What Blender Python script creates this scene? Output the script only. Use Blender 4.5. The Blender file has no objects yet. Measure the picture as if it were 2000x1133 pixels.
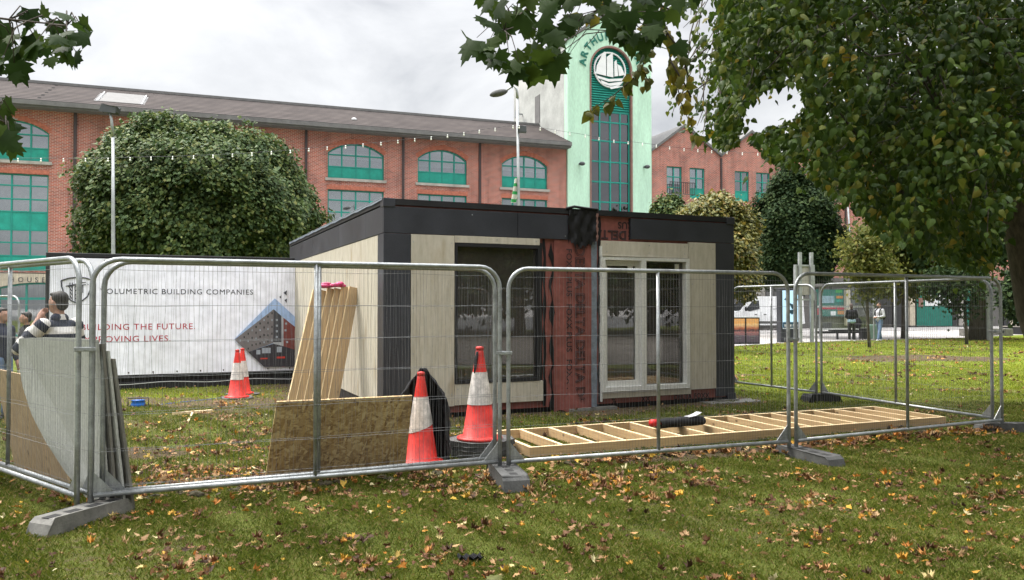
import bpy, bmesh, math, random
import numpy as np
from mathutils import Vector, Matrix
from mathutils.geometry import tessellate_polygon

R = math.radians
rnd = random.Random(11)
rng = np.random.default_rng(11)
SC = bpy.context.scene
COL = SC.collection

# ------------------------------------------------------------------ camera
F, CZ, PITCH = 1550.0, 1.635, math.atan(31 / 1550.0)      # focal length in photo pixels (2000 wide), eye height, upward tilt
cd = bpy.data.cameras.new('camera')
cam = bpy.data.objects.new('camera', cd)
COL.objects.link(cam)
cam.location = (0, 0, CZ)
cam.rotation_euler = (R(90) + PITCH, 0, 0)
cd.sensor_width = 36
cd.lens = 36 * F / 2000
cd.clip_start, cd.clip_end = 0.05, 2000
SC.camera = cam

# ------------------------------------------------------------------ sky, sun, exposure
SUN_EL, SUN_AZ = 52, -62          # degrees; azimuth from +Y towards +X
w = bpy.data.worlds.new('World')
SC.world = w
w.use_nodes = True
nt = w.node_tree
N, L = nt.nodes, nt.links
N.clear()
out = N.new('ShaderNodeOutputWorld')
bg = N.new('ShaderNodeBackground')
bg.inputs['Strength'].default_value = 0.1
sky = N.new('ShaderNodeTexSky')
sky.sky_type = 'NISHITA'
sky.sun_disc = False
sky.sun_elevation = R(SUN_EL)
sky.sun_rotation = R(SUN_AZ)
tc = N.new('ShaderNodeTexCoord')
sep = N.new('ShaderNodeSeparateXYZ')
L.new(tc.outputs['Generated'], sep.inputs[0])


def wm(op, a, b=None, clamp=False):
    n = N.new('ShaderNodeMath')
    n.operation = op
    n.use_clamp = clamp
    for i, x in enumerate((a, b)):
        if x is None:
            continue
        if isinstance(x, (int, float)):
            n.inputs[i].default_value = x
        else:
            L.new(x, n.inputs[i])
    return n.outputs[0]


zc = wm('MAXIMUM', sep.outputs['Z'], 0.0)
den = wm('ADD', zc, 0.22)
cmb = N.new('ShaderNodeCombineXYZ')
L.new(wm('DIVIDE', sep.outputs['X'], den), cmb.inputs[0])
L.new(wm('DIVIDE', sep.outputs['Y'], den), cmb.inputs[1])
n1 = N.new('ShaderNodeTexNoise')
n1.inputs['Scale'].default_value = 1.5
n1.inputs['Detail'].default_value = 9
n1.inputs['Roughness'].default_value = 0.55
n1.inputs['Distortion'].default_value = 0.35
L.new(cmb.outputs[0], n1.inputs['Vector'])
rp = N.new('ShaderNodeValToRGB')
e = rp.color_ramp.elements
e[0].position, e[0].color = 0.34, (0.60, 0.61, 0.635, 1)
e[1].position, e[1].color = 0.63, (1.12, 1.12, 1.12, 1)
m_ = e.new(0.47)
m_.color = (0.86, 0.865, 0.875, 1)
L.new(n1.outputs['Fac'], rp.inputs[0])
lum = wm('MULTIPLY', wm('ADD', wm('MULTIPLY', wm('POWER', zc, 4.0), 4.6), 0.385), 10.0)   # an overcast sky is brighter overhead than at the horizon
sc_ = N.new('ShaderNodeVectorMath')
sc_.operation = 'SCALE'
L.new(rp.outputs['Color'], sc_.inputs[0])
L.new(lum, sc_.inputs['Scale'])
mx = N.new('ShaderNodeMix')
mx.data_type = 'RGBA'
mx.inputs['Factor'].default_value = 0.93
L.new(sky.outputs['Color'], mx.inputs['A'])
L.new(sc_.outputs[0], mx.inputs['B'])
L.new(mx.outputs['Result'], bg.inputs['Color'])
L.new(bg.outputs[0], out.inputs[0])
try:
    w.cycles.sampling_method = 'MANUAL'
    w.cycles.sample_map_resolution = 1024
except Exception:
    pass

sl = bpy.data.lights.new('sun', 'SUN')
sl.energy = 2.0
sl.angle = R(14)
sl.color = (1.0, 0.95, 0.87)
sun = bpy.data.objects.new('sun', sl)
COL.objects.link(sun)
az, el = R(SUN_AZ), R(SUN_EL)
sd = Vector((math.sin(az) * math.cos(el), math.cos(az) * math.cos(el), math.sin(el)))
sun.rotation_euler = sd.to_track_quat('Z', 'Y').to_euler()
sun.location = sd * 60

SC.view_settings.view_transform = 'Standard'
SC.view_settings.look = 'None'
SC.view_settings.gamma = 1
SC.view_settings.exposure = 1.22
SC.render.engine = 'CYCLES'
SC.cycles.max_bounces = 6
SC.cycles.transparent_max_bounces = 12
SC.cycles.caustics_reflective = False
SC.cycles.caustics_refractive = False

# ------------------------------------------------------------------ reading positions off the photograph
_c, _s = math.cos(PITCH), math.sin(PITCH)
EYE = Vector((0, 0, CZ))


def ray(px, py):
    dx, dy = (px - 1000) / F, -(py - 566.5) / F
    return Vector((dx, _c - dy * _s, _s + dy * _c))


def at(px, py, Y):
    d = ray(px, py)
    return EYE + d * (Y / d.y)


def gnd(px, py, z=0.0):
    d = ray(px, py)
    return EYE + d * ((z - CZ) / d.z)


def prj(X, Y, Z):
    f = Y * _c + (Z - CZ) * _s
    u = -Y * _s + (Z - CZ) * _c
    return 1000 + F * X / f, 566.5 - F * u / f


class Plane:
    """A vertical plane through (ox, oy); x runs along it, z up."""
    def __init__(s, o, ang):
        s.o = Vector((o[0], o[1], 0))
        s.n = Vector((-math.sin(ang), math.cos(ang), 0))
        s.a = Vector((math.cos(ang), math.sin(ang), 0))

    def uv(s, px, py, d=0.0):
        r = ray(px, py)
        o = s.o + s.n * d
        p = EYE + r * ((o - EYE).dot(s.n) / r.dot(s.n))
        return (p - o).dot(s.a), p.z


def sstep(t):
    t = np.clip(t, 0, 1)
    return t * t * (3 - 2 * t)


def gz(x, y):
    """Height of the lawn: it dips a little towards the back left."""
    x, y = np.asarray(x, float), np.asarray(y, float)
    h = -0.17 * sstep((y - 11) / 6) * sstep((0.5 - x) / 4.5) * (1 - sstep((y - 25) / 5))
    h = h + 0.012 * np.sin(x * 1.3 + y * .7) * np.sin(y * 1.1 - x * .4)
    return h


def gzf(x, y):
    return float(gz(x, y))


# ------------------------------------------------------------------ materials
def newmat(name):
    m = bpy.data.materials.new(name)
    m.use_nodes = True
    return m, m.node_tree.nodes, m.node_tree.links, m.node_tree.nodes['Principled BSDF']


def c4(c):
    return (c[0], c[1], c[2], 1)


def ramp(Nn, stops):
    r = Nn.new('ShaderNodeValToRGB')
    el_ = r.color_ramp.elements
    el_[0].position, el_[0].color = stops[0][0], c4(stops[0][1])
    el_[1].position, el_[1].color = stops[-1][0], c4(stops[-1][1])
    for p, c in stops[1:-1]:
        k = el_.new(p)
        k.color = c4(c)
    return r


def noise(Nn, Ll, scale, detail=4, rough=.55, stretch=None, coord='Object', dist=0):
    t = Nn.new('ShaderNodeTexCoord')
    n = Nn.new('ShaderNodeTexNoise')
    n.inputs['Scale'].default_value = scale
    n.inputs['Detail'].default_value = detail
    n.inputs['Roughness'].default_value = rough
    n.inputs['Distortion'].default_value = dist
    if stretch:
        mp = Nn.new('ShaderNodeMapping')
        mp.inputs['Scale'].default_value = stretch
        Ll.new(t.outputs[coord], mp.inputs[0])
        Ll.new(mp.outputs[0], n.inputs['Vector'])
    else:
        Ll.new(t.outputs[coord], n.inputs['Vector'])
    return n


def mixc(Nn, Ll, fac, a, b, blend='MIX'):
    m = Nn.new('ShaderNodeMix')
    m.data_type = 'RGBA'
    m.blend_type = blend
    for key, x in (('Factor', fac), ('A', a), ('B', b)):
        if isinstance(x, (int, float)):
            m.inputs[key].default_value = x
        elif isinstance(x, tuple):
            m.inputs[key].default_value = c4(x)
        else:
            Ll.new(x, m.inputs[key])
    return m.outputs['Result']


def addbump(Nn, Ll, p, h, strength=.3, dist=.01):
    b = Nn.new('ShaderNodeBump')
    b.inputs['Strength'].default_value = strength
    b.inputs['Distance'].default_value = dist
    Ll.new(h, b.inputs['Height'])
    Ll.new(b.outputs[0], p.inputs['Normal'])


def mat(name, col, rough=.6, metal=0.0, var=.18, scale=3.0, fine=40.0, bump=.15, stretch=None, col2=None, spec=.4):
    """A plain weathered surface: large soft blotches and fine grain in colour, gloss and height."""
    m, Nn, Ll, p = newmat(name)
    a = tuple(max(0, x * (1 - var)) for x in col)
    b = col2 or tuple(min(1, x * (1 + var)) for x in col)
    n = noise(Nn, Ll, scale, 5, .6, stretch)
    r = ramp(Nn, [(.32, a), (.68, b)])
    Ll.new(n.outputs['Fac'], r.inputs[0])
    f = noise(Nn, Ll, fine, 3, .6, stretch)
    fr = ramp(Nn, [(.3, (.86, .86, .86)), (.7, (1.1, 1.1, 1.1))])
    Ll.new(f.outputs['Fac'], fr.inputs[0])
    Ll.new(mixc(Nn, Ll, 1.0, r.outputs[0], fr.outputs[0], 'MULTIPLY'), p.inputs['Base Color'])
    rr = Nn.new('ShaderNodeMapRange')
    rr.inputs['To Min'].default_value = max(.05, rough - .1)
    rr.inputs['To Max'].default_value = min(1, rough + .1)
    Ll.new(n.outputs['Fac'], rr.inputs[0])
    Ll.new(rr.outputs[0], p.inputs['Roughness'])
    p.inputs['Metallic'].default_value = metal
    p.inputs['Specular IOR Level'].default_value = spec
    if bump:
        addbump(Nn, Ll, p, f.outputs['Fac'], bump, .004)
    return m


def brick_mat(name, c1, c2, mortar):
    m, Nn, Ll, p = newmat(name)
    t = Nn.new('ShaderNodeTexCoord')
    mp = Nn.new('ShaderNodeMapping')
    mp.inputs['Rotation'].default_value = (R(90), 0, 0)
    sp = Nn.new('ShaderNodeSeparateXYZ')
    cb = Nn.new('ShaderNodeCombineXYZ')
    Ll.new(t.outputs['Object'], sp.inputs[0])
    ad = Nn.new('ShaderNodeMath')
    ad.operation = 'ADD'
    Ll.new(sp.outputs['X'], ad.inputs[0])
    Ll.new(sp.outputs['Y'], ad.inputs[1])
    Ll.new(ad.outputs[0], cb.inputs[0])
    Ll.new(sp.outputs['Z'], cb.inputs[1])
    b = Nn.new('ShaderNodeTexBrick')
    b.inputs['Scale'].default_value = 1
    b.inputs['Brick Width'].default_value = .225
    b.inputs['Row Height'].default_value = .075
    b.inputs['Mortar Size'].default_value = .013
    b.inputs['Mortar Smooth'].default_value = .2
    b.inputs['Bias'].default_value = -.1
    b.inputs['Color1'].default_value = c4(c1)
    b.inputs['Color2'].default_value = c4(c2)
    b.inputs['Mortar'].default_value = c4(mortar)
    Ll.new(cb.outputs[0], b.inputs['Vector'])
    n = noise(Nn, Ll, .6, 6, .65)
    r = ramp(Nn, [(.3, (.66, .64, .66)), (.5, (.96, .95, .95)), (.7, (1.16, 1.12, 1.1))])
    Ll.new(n.outputs['Fac'], r.inputs[0])
    col = mixc(Nn, Ll, 1.0, b.outputs['Color'], r.outputs[0], 'MULTIPLY')
    st = noise(Nn, Ll, 1.0, 5, .6, (1.6, 1.6, .22))
    sr = ramp(Nn, [(.50, (1, 1, 1)), (.74, (.62, .60, .60))])
    Ll.new(st.outputs['Fac'], sr.inputs[0])
    Ll.new(mixc(Nn, Ll, 1.0, col, sr.outputs[0], 'MULTIPLY'), p.inputs['Base Color'])
    p.inputs['Roughness'].default_value = .9
    addbump(Nn, Ll, p, b.outputs['Fac'], -.5, .01)
    return m


def course_mat(name, c1, c2, joint, bw, rh, jt):
    """Rows of tiles or slates following the object's own x and (y, z)."""
    m, Nn, Ll, p = newmat(name)
    t = Nn.new('ShaderNodeTexCoord')
    sp = Nn.new('ShaderNodeSeparateXYZ')
    cb = Nn.new('ShaderNodeCombineXYZ')
    Ll.new(t.outputs['Object'], sp.inputs[0])
    Ll.new(sp.outputs['X'], cb.inputs[0])
    sc = Nn.new('ShaderNodeMath')
    sc.operation = 'MULTIPLY'
    sc.inputs[1].default_value = 2.2
    Ll.new(sp.outputs['Z'], sc.inputs[0])
    Ll.new(sc.outputs[0], cb.inputs[1])
    b = Nn.new('ShaderNodeTexBrick')
    b.inputs['Scale'].default_value = 1
    b.inputs['Brick Width'].default_value = bw
    b.inputs['Row Height'].default_value = rh
    b.inputs['Mortar Size'].default_value = jt
    b.inputs['Color1'].default_value = c4(c1)
    b.inputs['Color2'].default_value = c4(c2)
    b.inputs['Mortar'].default_value = c4(joint)
    Ll.new(cb.outputs[0], b.inputs['Vector'])
    n = noise(Nn, Ll, .8, 6, .6)
    r = ramp(Nn, [(.3, (.75, .75, .75)), (.7, (1.15, 1.15, 1.12))])
    Ll.new(n.outputs['Fac'], r.inputs[0])
    Ll.new(mixc(Nn, Ll, 1.0, b.outputs['Color'], r.outputs[0], 'MULTIPLY'), p.inputs['Base Color'])
    p.inputs['Roughness'].default_value = .95
    p.inputs['Specular IOR Level'].default_value = .08
    addbump(Nn, Ll, p, b.outputs['Fac'], -.6, .02)
    return m


def wood_mat(name, a, b, axis='X', knots=True, gs=1.0):
    m, Nn, Ll, p = newmat(name)
    st = {'X': (1.2, 22, 22), 'Y': (22, 1.2, 22), 'Z': (22, 22, 1.2)}[axis]
    n = noise(Nn, Ll, 2.2 * gs, 5, .6, st, dist=.6)
    r = ramp(Nn, [(.3, a), (.7, b)])
    Ll.new(n.outputs['Fac'], r.inputs[0])
    col = r.outputs[0]
    n2 = noise(Nn, Ll, .9, 2, .5)
    r2 = ramp(Nn, [(.3, (.82, .82, .82)), (.7, (1.1, 1.08, 1.05))])
    Ll.new(n2.outputs['Fac'], r2.inputs[0])
    col = mixc(Nn, Ll, 1.0, col, r2.outputs[0], 'MULTIPLY')
    if knots:
        t = Nn.new('ShaderNodeTexCoord')
        v = Nn.new('ShaderNodeTexVoronoi')
        v.inputs['Scale'].default_value = 4.2
        mp = Nn.new('ShaderNodeMapping')
        mp.inputs['Scale'].default_value = {'X': (.8, 1.4, 1.4), 'Y': (1.4, .8, 1.4), 'Z': (1.4, 1.4, .8)}[axis]
        Ll.new(t.outputs['Object'], mp.inputs[0])
        Ll.new(mp.outputs[0], v.inputs['Vector'])
        k = ramp(Nn, [(.05, (1, 1, 1)), (.13, (0, 0, 0))])
        Ll.new(v.outputs['Distance'], k.inputs[0])
        col = mixc(Nn, Ll, k.outputs[0], col, tuple(x * .38 for x in a))
    Ll.new(col, p.inputs['Base Color'])
    p.inputs['Roughness'].default_value = .7
    addbump(Nn, Ll, p, n.outputs['Fac'], .2, .003)
    return m


def leaf_mat(name, stops, trans=.25, rough=.5, spec=.35):
    """Every leaf or blade is an island with its own colour from the ramp."""
    m, Nn, Ll, p = newmat(name)
    g = Nn.new('ShaderNodeNewGeometry')
    r = ramp(Nn, stops)
    Ll.new(g.outputs['Random Per Island'], r.inputs[0])
    n = noise(Nn, Ll, .8, 3, .6)
    r2 = ramp(Nn, [(.3, (.72, .76, .72)), (.7, (1.22, 1.18, 1.1))])
    Ll.new(n.outputs['Fac'], r2.inputs[0])
    col = mixc(Nn, Ll, 1.0, r.outputs[0], r2.outputs[0], 'MULTIPLY')
    Ll.new(col, p.inputs['Base Color'])
    p.inputs['Roughness'].default_value = rough
    p.inputs['Specular IOR Level'].default_value = spec
    if trans:
        tr = Nn.new('ShaderNodeBsdfTranslucent')
        Ll.new(col, tr.inputs['Color'])
        ms = Nn.new('ShaderNodeMixShader')
        ms.inputs[0].default_value = trans
        Ll.new(p.outputs[0], ms.inputs[1])
        Ll.new(tr.outputs[0], ms.inputs[2])
        Ll.new(ms.outputs[0], Nn['Material Output'].inputs[0])
    return m


def glass_mat(name, tint, ior=1.55, boost=1.0, rough=.02, veil=0.0):
    m, Nn, Ll, p = newmat(name)
    tr = Nn.new('ShaderNodeBsdfTransparent')
    tr.inputs[0].default_value = c4(tint)
    gl = Nn.new('ShaderNodeBsdfGlossy')
    gl.inputs['Roughness'].default_value = rough
    gl.inputs['Color'].default_value = (.95, .97, 1, 1)
    fr = Nn.new('ShaderNodeFresnel')
    fr.inputs['IOR'].default_value = ior
    n = noise(Nn, Ll, 1.3, 2, .5)
    bp = Nn.new('ShaderNodeBump')
    bp.inputs['Strength'].default_value = .012
    bp.inputs['Distance'].default_value = .05
    Ll.new(n.outputs['Fac'], bp.inputs['Height'])
    Ll.new(bp.outputs[0], gl.inputs['Normal'])
    k = Nn.new('ShaderNodeMath')
    k.operation = 'MULTIPLY'
    k.use_clamp = True
    k.inputs[1].default_value = boost
    Ll.new(fr.outputs[0], k.inputs[0])
    ms = Nn.new('ShaderNodeMixShader')
    Ll.new(k.outputs[0], ms.inputs[0])
    Ll.new(tr.outputs[0], ms.inputs[1])
    Ll.new(gl.outputs[0], ms.inputs[2])
    last = ms.outputs[0]
    if veil:  # painted pale veil, standing in for light the dark panes lack
        df_ = Nn.new('ShaderNodeBsdfDiffuse')
        df_.inputs[0].default_value = (.36, .33, .29, 1)
        dn = noise(Nn, Ll, 2.2, 5, .6)
        dm_ = Nn.new('ShaderNodeMath')
        dm_.operation = 'MULTIPLY'
        dm_.inputs[1].default_value = veil * 2
        Ll.new(dn.outputs['Fac'], dm_.inputs[0])
        m2 = Nn.new('ShaderNodeMixShader')
        Ll.new(dm_.outputs[0], m2.inputs[0])
        Ll.new(last, m2.inputs[1])
        Ll.new(df_.outputs[0], m2.inputs[2])
        last = m2.outputs[0]
    Ll.new(last, Nn['Material Output'].inputs[0])
    return m


def osb_mat():
    m, Nn, Ll, p = newmat('strand_board')
    t = Nn.new('ShaderNodeTexCoord')
    col = None
    for i, (ang, sx) in enumerate(((12, 1), (-38, 1.3), (75, 1.1))):
        m0 = Nn.new('ShaderNodeMapping')
        m0.inputs['Rotation'].default_value = (0, R(ang), 0)
        m0.inputs['Location'].default_value = (i * 3.1, 0, i * 1.7)
        Ll.new(t.outputs['Object'], m0.inputs[0])
        mp = Nn.new('ShaderNodeMapping')
        mp.inputs['Scale'].default_value = (8 * sx, 30, 30 * sx)
        Ll.new(m0.outputs[0], mp.inputs[0])
        v = Nn.new('ShaderNodeTexVoronoi')
        v.inputs['Scale'].default_value = 1.0
        v.inputs['Randomness'].default_value = 1
        Ll.new(mp.outputs[0], v.inputs['Vector'])
        sp = Nn.new('ShaderNodeSeparateColor')
        Ll.new(v.outputs['Color'], sp.inputs[0])
        r = ramp(Nn, [(.05, (.25, .15, .06)), (.35, (.44, .29, .125)), (.7, (.54, .38, .18)), (.97, (.68, .53, .29))])
        Ll.new(sp.outputs[0], r.inputs[0])
        if col is None:
            col, hgt = r.outputs[0], sp.outputs[0]
        else:
            n = noise(Nn, Ll, 9 + 5 * i, 2, .5, (1, 1, 2.0))
            k = ramp(Nn, [(.44, (0, 0, 0)), (.56, (1, 1, 1))])
            Ll.new(n.outputs['Fac'], k.inputs[0])
            col = mixc(Nn, Ll, k.outputs[0], col, r.outputs[0])
    Ll.new(col, p.inputs['Base Color'])
    p.inputs['Roughness'].default_value = .65
    addbump(Nn, Ll, p, hgt, .25, .004)
    return m


def stripe_mat(name, a, b, period, axis='Z', duty=.5, offset=0.0):
    m, Nn, Ll, p = newmat(name)
    t = Nn.new('ShaderNodeTexCoord')
    sp = Nn.new('ShaderNodeSeparateXYZ')
    Ll.new(t.outputs['Object'], sp.inputs[0])

    def mm(op, x, y):
        n = Nn.new('ShaderNodeMath')
        n.operation = op
        Ll.new(x, n.inputs[0])
        n.inputs[1].default_value = y
        return n.outputs[0]
    f = mm('LESS_THAN', mm('FRACT', mm('DIVIDE', mm('ADD', sp.outputs[axis], offset + 10 * period), period), 0), duty)
    n = noise(Nn, Ll, 9, 4, .6)
    Ll.new(mixc(Nn, Ll, .35, mixc(Nn, Ll, f, a, b), n.outputs['Fac'], 'SOFT_LIGHT'), p.inputs['Base Color'])
    p.inputs['Roughness'].default_value = .9
    f2 = noise(Nn, Ll, 18, 3, .6)
    addbump(Nn, Ll, p, f2.outputs['Fac'], .5, .02)
    return m


M = {}
M['brick'] = brick_mat('red_brick', (.41, .090, .055), (.21, .050, .036), (.44, .34, .29))
M['brick_arch'] = mat('brick_soldier_course', (.38, .13, .085), .9, 0, .3, 6, 30)
M['tile'] = course_mat('concrete_roof_tiles', (.088, .074, .070), (.078, .066, .064), (.020, .018, .018), 60.0, .40, .085)
M['fascia_grey'] = mat('grey_fascia', (.135, .132, .13), .8)
M['teal'] = mat('teal_paint', (.012, .235, .19), .45, 0, .12)
M['teal_panel'] = mat('teal_panel', (.012, .27, .21), .5, 0, .15)
M['stone'] = mat('sill_stone', (.34, .32, .29), .9, 0, .25, 2)
M['dark_pipe'] = mat('dark_pipe', (.05, .035, .035), .5)
M['facade_glass'] = glass_mat('window_glass', (.75, .8, .8), 1.6, 4.6)
M['blind'] = mat('pale_blind', (.62, .60, .55), .9, 0, .1)
M['room_dark'] = mat('room_wall', (.42, .36, .30), .9)
M['mint'] = mat('mint_render', (.44, .65, .51), .85, 0, .12, .9, 14, .2, (2.2, 2.2, .30))
M['grey_render'] = mat('weathered_grey_render', (.40, .41, .39), .9, 0, .3, .45, 20)
M['brown_trim'] = mat('brown_trim', (.22, .12, .10), .8)
M['louvre'] = stripe_mat('green_louvre', (.015, .17, .14), (.03, .27, .23), .16, 'Z', .5)
M['tower_glass'] = glass_mat('tinted_tower_glass', (.22, .2, .22), 1.9, 1.5)
M['white'] = mat('white_paint', (.70, .71, .72), .5, 0, .06)
M['dark_green'] = mat('dark_green_letters', (.015, .15, .11), .5)
M['cream'] = None
M['char'] = mat('charcoal_board', (.034, .036, .045), .42, 0, .22, 1.6, 60, .08, None, None, .5)
M['char_side'] = M['char']
M['black'] = mat('black_plastic', (.012, .012, .014), .55)
M['black_film'] = mat('black_roof_film', (.012, .012, .013), .62, 0, .3, 7, 25, .3, None, None, .2)
M['membrane'] = mat('red_brown_membrane', (.20, .066, .055), .5, 0, .22, 4, 14, .5)
M['print_black'] = mat('black_print', (.032, .018, .020), .7)
M['tape'] = mat('grey_blue_tape', (.17, .20, .24), .45, 0, .25, 8)
M['upvc'] = mat('white_upvc', (.60, .60, .57), .4, 0, .06)
M['unit_glass'] = glass_mat('double_glazing', (.68, .67, .64), 1.75, 1.35, .015, .10)
M['galv'] = mat('galvanised_steel', (.33, .345, .35), .42, .55, .28, 9, 70, .25)
M['wire'] = mat('galvanised_wire', (.17, .175, .18), .6, .3, .2, 9)
M['concrete'] = mat('concrete_block', (.17, .165, .15), .95, 0, .3, 7, 60, .6)
M['rubber'] = mat('black_rubber', (.022, .022, .022), .8, 0, .3, 8, 50, .5)
M['slab'] = mat('grey_rubber_block', (.085, .085, .083), .9, 0, .3, 8, 60, .6)
M['wood'] = wood_mat('sawn_softwood', (.40, .255, .125), (.58, .41, .225), 'X')
M['wood_z'] = wood_mat('sawn_plank', (.43, .29, .165), (.63, .47, .29), 'Z')
M['wood_end'] = mat('pale_wood', (.70, .54, .32), .7, 0, .12, 8)
M['osb'] = osb_mat()
M['cone_red'] = mat('cone_red', (.58, .030, .022), .5, 0, .32, 7, 30, .3)
M['cone_white'] = mat('cone_reflective_sleeve', (.55, .51, .48), .5, 0, .38, 9, 60, .3)
M['jacket'] = mat('black_cloth', (.008, .008, .010), .9, 0, .3, 10, 60, .6)
M['banner'] = mat('white_vinyl_banner', (.82, .83, .92), .5, 0, .03, 1.2, 4, .25)
M['ink'] = mat('dark_ink', (.035, .038, .05), .7)
M['ink_red'] = mat('crimson_ink', (.42, .012, .035), .7)
M['board'] = mat('grey_board', (.50, .505, .47), .8, 0, .08, 2)
M['board_edge'] = mat('board_edge', (.19, .18, .155), .9)
M['bark'] = mat('ridged_bark', (.075, .062, .050), .95, 0, .45, 7, 22, 1.0, (2.5, 2.5, .5))
M['twig'] = mat('twig_bark', (.05, .04, .03), .9)
M['skin'] = mat('skin', (.42, .235, .17), .55, 0, .12, 12, 60, .1)
M['hair'] = mat('dark_hair', (.014, .011, .009), .6, 0, .4, 30, 90, .8)
M['hair_br'] = mat('brown_hair', (.05, .028, .018), .6, 0, .4, 30, 90, .8)
M['denim'] = mat('blue_denim', (.12, .18, .29), .9, 0, .2, 10)
M['denim_dk'] = mat('dark_denim', (.04, .06, .13), .9, 0, .3, 10)
M['navy'] = mat('navy_cloth', (.022, .026, .048), .9, 0, .2, 10)
M['hood_grey'] = mat('pale_grey_cloth', (.46, .46, .48), .9, 0, .14, 8)
M['pale_blue'] = mat('pale_blue_cloth', (.26, .38, .44), .9, 0, .2, 8)
M['white_shoe'] = mat('white_shoe', (.7, .7, .7), .6)
M['green_case'] = mat('sage_green_shell', (.17, .27, .22), .4)
M['asphalt'] = mat('asphalt', (.11, .11, .11), .9, 0, .2, 1, 60)
M['lamp_grey'] = mat('lamp_post_steel', (.34, .355, .36), .5, .4, .18, 4)
M['lamp_dark'] = mat('lamp_head', (.06, .065, .07), .5)
M['blue'] = mat('blue_plastic', (.01, .10, .38), .45)
M['pink'] = mat('pink_plastic_bag', (.55, .05, .16), .4, 0, .3, 12, 30, .6)
M['red'] = mat('red_plastic', (.55, .02, .02), .5)
M['bulb'] = mat('frosted_bulb', (.8, .8, .76), .3)
M['van'] = mat('white_van_paint', (.72, .73, .74), .3, 0, .03, 1, 20, 0)
M['van_glass'] = mat('dark_vehicle_glass', (.012, .014, .016), .08, 0, .2, 3, 20, 0, None, None, .8)
M['shop_grey'] = mat('grey_shopfront', (.115, .11, .105), .7)
M['shop_dark'] = mat('dark_shop_interior', (.025, .025, .028), .35)
M['sand'] = mat('pale_render', (.50, .44, .34), .85)
M['shop_green'] = mat('green_shopfront', (.008, .14, .105), .5)


def cream_mat(name, a, b):
    m, Nn, Ll, p = newmat(name)
    n = noise(Nn, Ll, 1.6, 5, .6, (9, 9, .7), dist=.4)
    r = ramp(Nn, [(.3, a), (.7, b)])
    Ll.new(n.outputs['Fac'], r.inputs[0])
    n2 = noise(Nn, Ll, 5, 4, .6, (3, 3, 1))
    r2 = ramp(Nn, [(.35, (.90, .89, .86)), (.65, (1.05, 1.05, 1.05))])
    Ll.new(n2.outputs['Fac'], r2.inputs[0])
    n3 = noise(Nn, Ll, 2.3, 3, .5, (1.4, 1.4, .5))
    r3 = ramp(Nn, [(.62, (1, 1, 1)), (.78, (.80, .72, .60))])
    Ll.new(n3.outputs['Fac'], r3.inputs[0])
    c = mixc(Nn, Ll, 1.0, mixc(Nn, Ll, 1.0, r.outputs[0], r2.outputs[0], 'MULTIPLY'), r3.outputs[0], 'MULTIPLY')
    Ll.new(c, p.inputs['Base Color'])
    p.inputs['Roughness'].default_value = .7
    addbump(Nn, Ll, p, n.outputs['Fac'], .1, .003)
    return m


M['cream'] = cream_mat('cream_plywood', (.42, .385, .315), (.50, .465, .39))

M['lf_lime'] = leaf_mat('lime_leaves', [(0, (.024, .050, .008)), (.45, (.052, .096, .013)), (.86, (.092, .136, .018)), (.98, (.14, .15, .024)), (1, (.27, .20, .02))], .38, .5, .25)
M['lf_maple'] = leaf_mat('maple_leaves', [(0, (.020, .042, .010)), (.6, (.036, .070, .014)), (1, (.060, .095, .016))], .35, .6, .15)
M['lf_hang'] = leaf_mat('turning_leaves', [(0, (.06, .07, .012)), (.5, (.12, .12, .018)), (1, (.22, .17, .02))], .35, .5)
M['lf_round'] = leaf_mat('clipped_tree_leaves', [(0, (.036, .066, .026)), (.5, (.068, .108, .036)), (.85, (.11, .145, .046)), (1, (.17, .175, .055))], .2, .6, .18)
M['lf_yellow'] = leaf_mat('yellowing_leaves', [(0, (.07, .085, .02)), (.5, (.14, .14, .032)), (.85, (.23, .20, .045)), (1, (.30, .19, .045))], .2, .5)
M['lf_dark'] = leaf_mat('dark_tree_leaves', [(0, (.014, .030, .012)), (.6, (.028, .052, .019)), (1, (.055, .080, .026))], .2, .65, .10)
M['lf_young'] = leaf_mat('young_tree_leaves', [(0, (.07, .09, .022)), (.6, (.13, .145, .036)), (1, (.22, .20, .05))], .3, .6, .15)
M['grass'] = leaf_mat('grass_blades', [(0, (.12, .165, .013)), (.4, (.215, .27, .02)), (.78, (.31, .35, .035)), (.93, (.38, .35, .07)), (1, (.42, .34, .14))], .25, .6, .25)  # far lawn: lusher, with open-sky brightness painted into the colour
M['worn'] = leaf_mat('worn_shaded_grass_blades', [(0, (.060, .088, .012)), (.4, (.115, .150, .018)), (.74, (.17, .19, .03)), (.90, (.25, .21, .07)), (1, (.36, .28, .15))], .25, .6, .2)  # trampled near turf, with the shade under the trees painted in
M['shelter_glass'] = glass_mat('shelter_glass', (.85, .88, .87), 1.45, .7)
M['path'] = mat('worn_path', (.13, .115, .10), .9, 0, .25, .6, 20)
M['litter'] = leaf_mat('fallen_leaves', [(0, (.05, .024, .012)), (.3, (.14, .062, .028)), (.55, (.27, .14, .06)), (.74, (.42, .28, .15)), (.86, (.46, .17, .025)), (.94, (.52, .33, .04)), (1, (.52, .49, .33))], .15, .65, .3)

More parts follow.
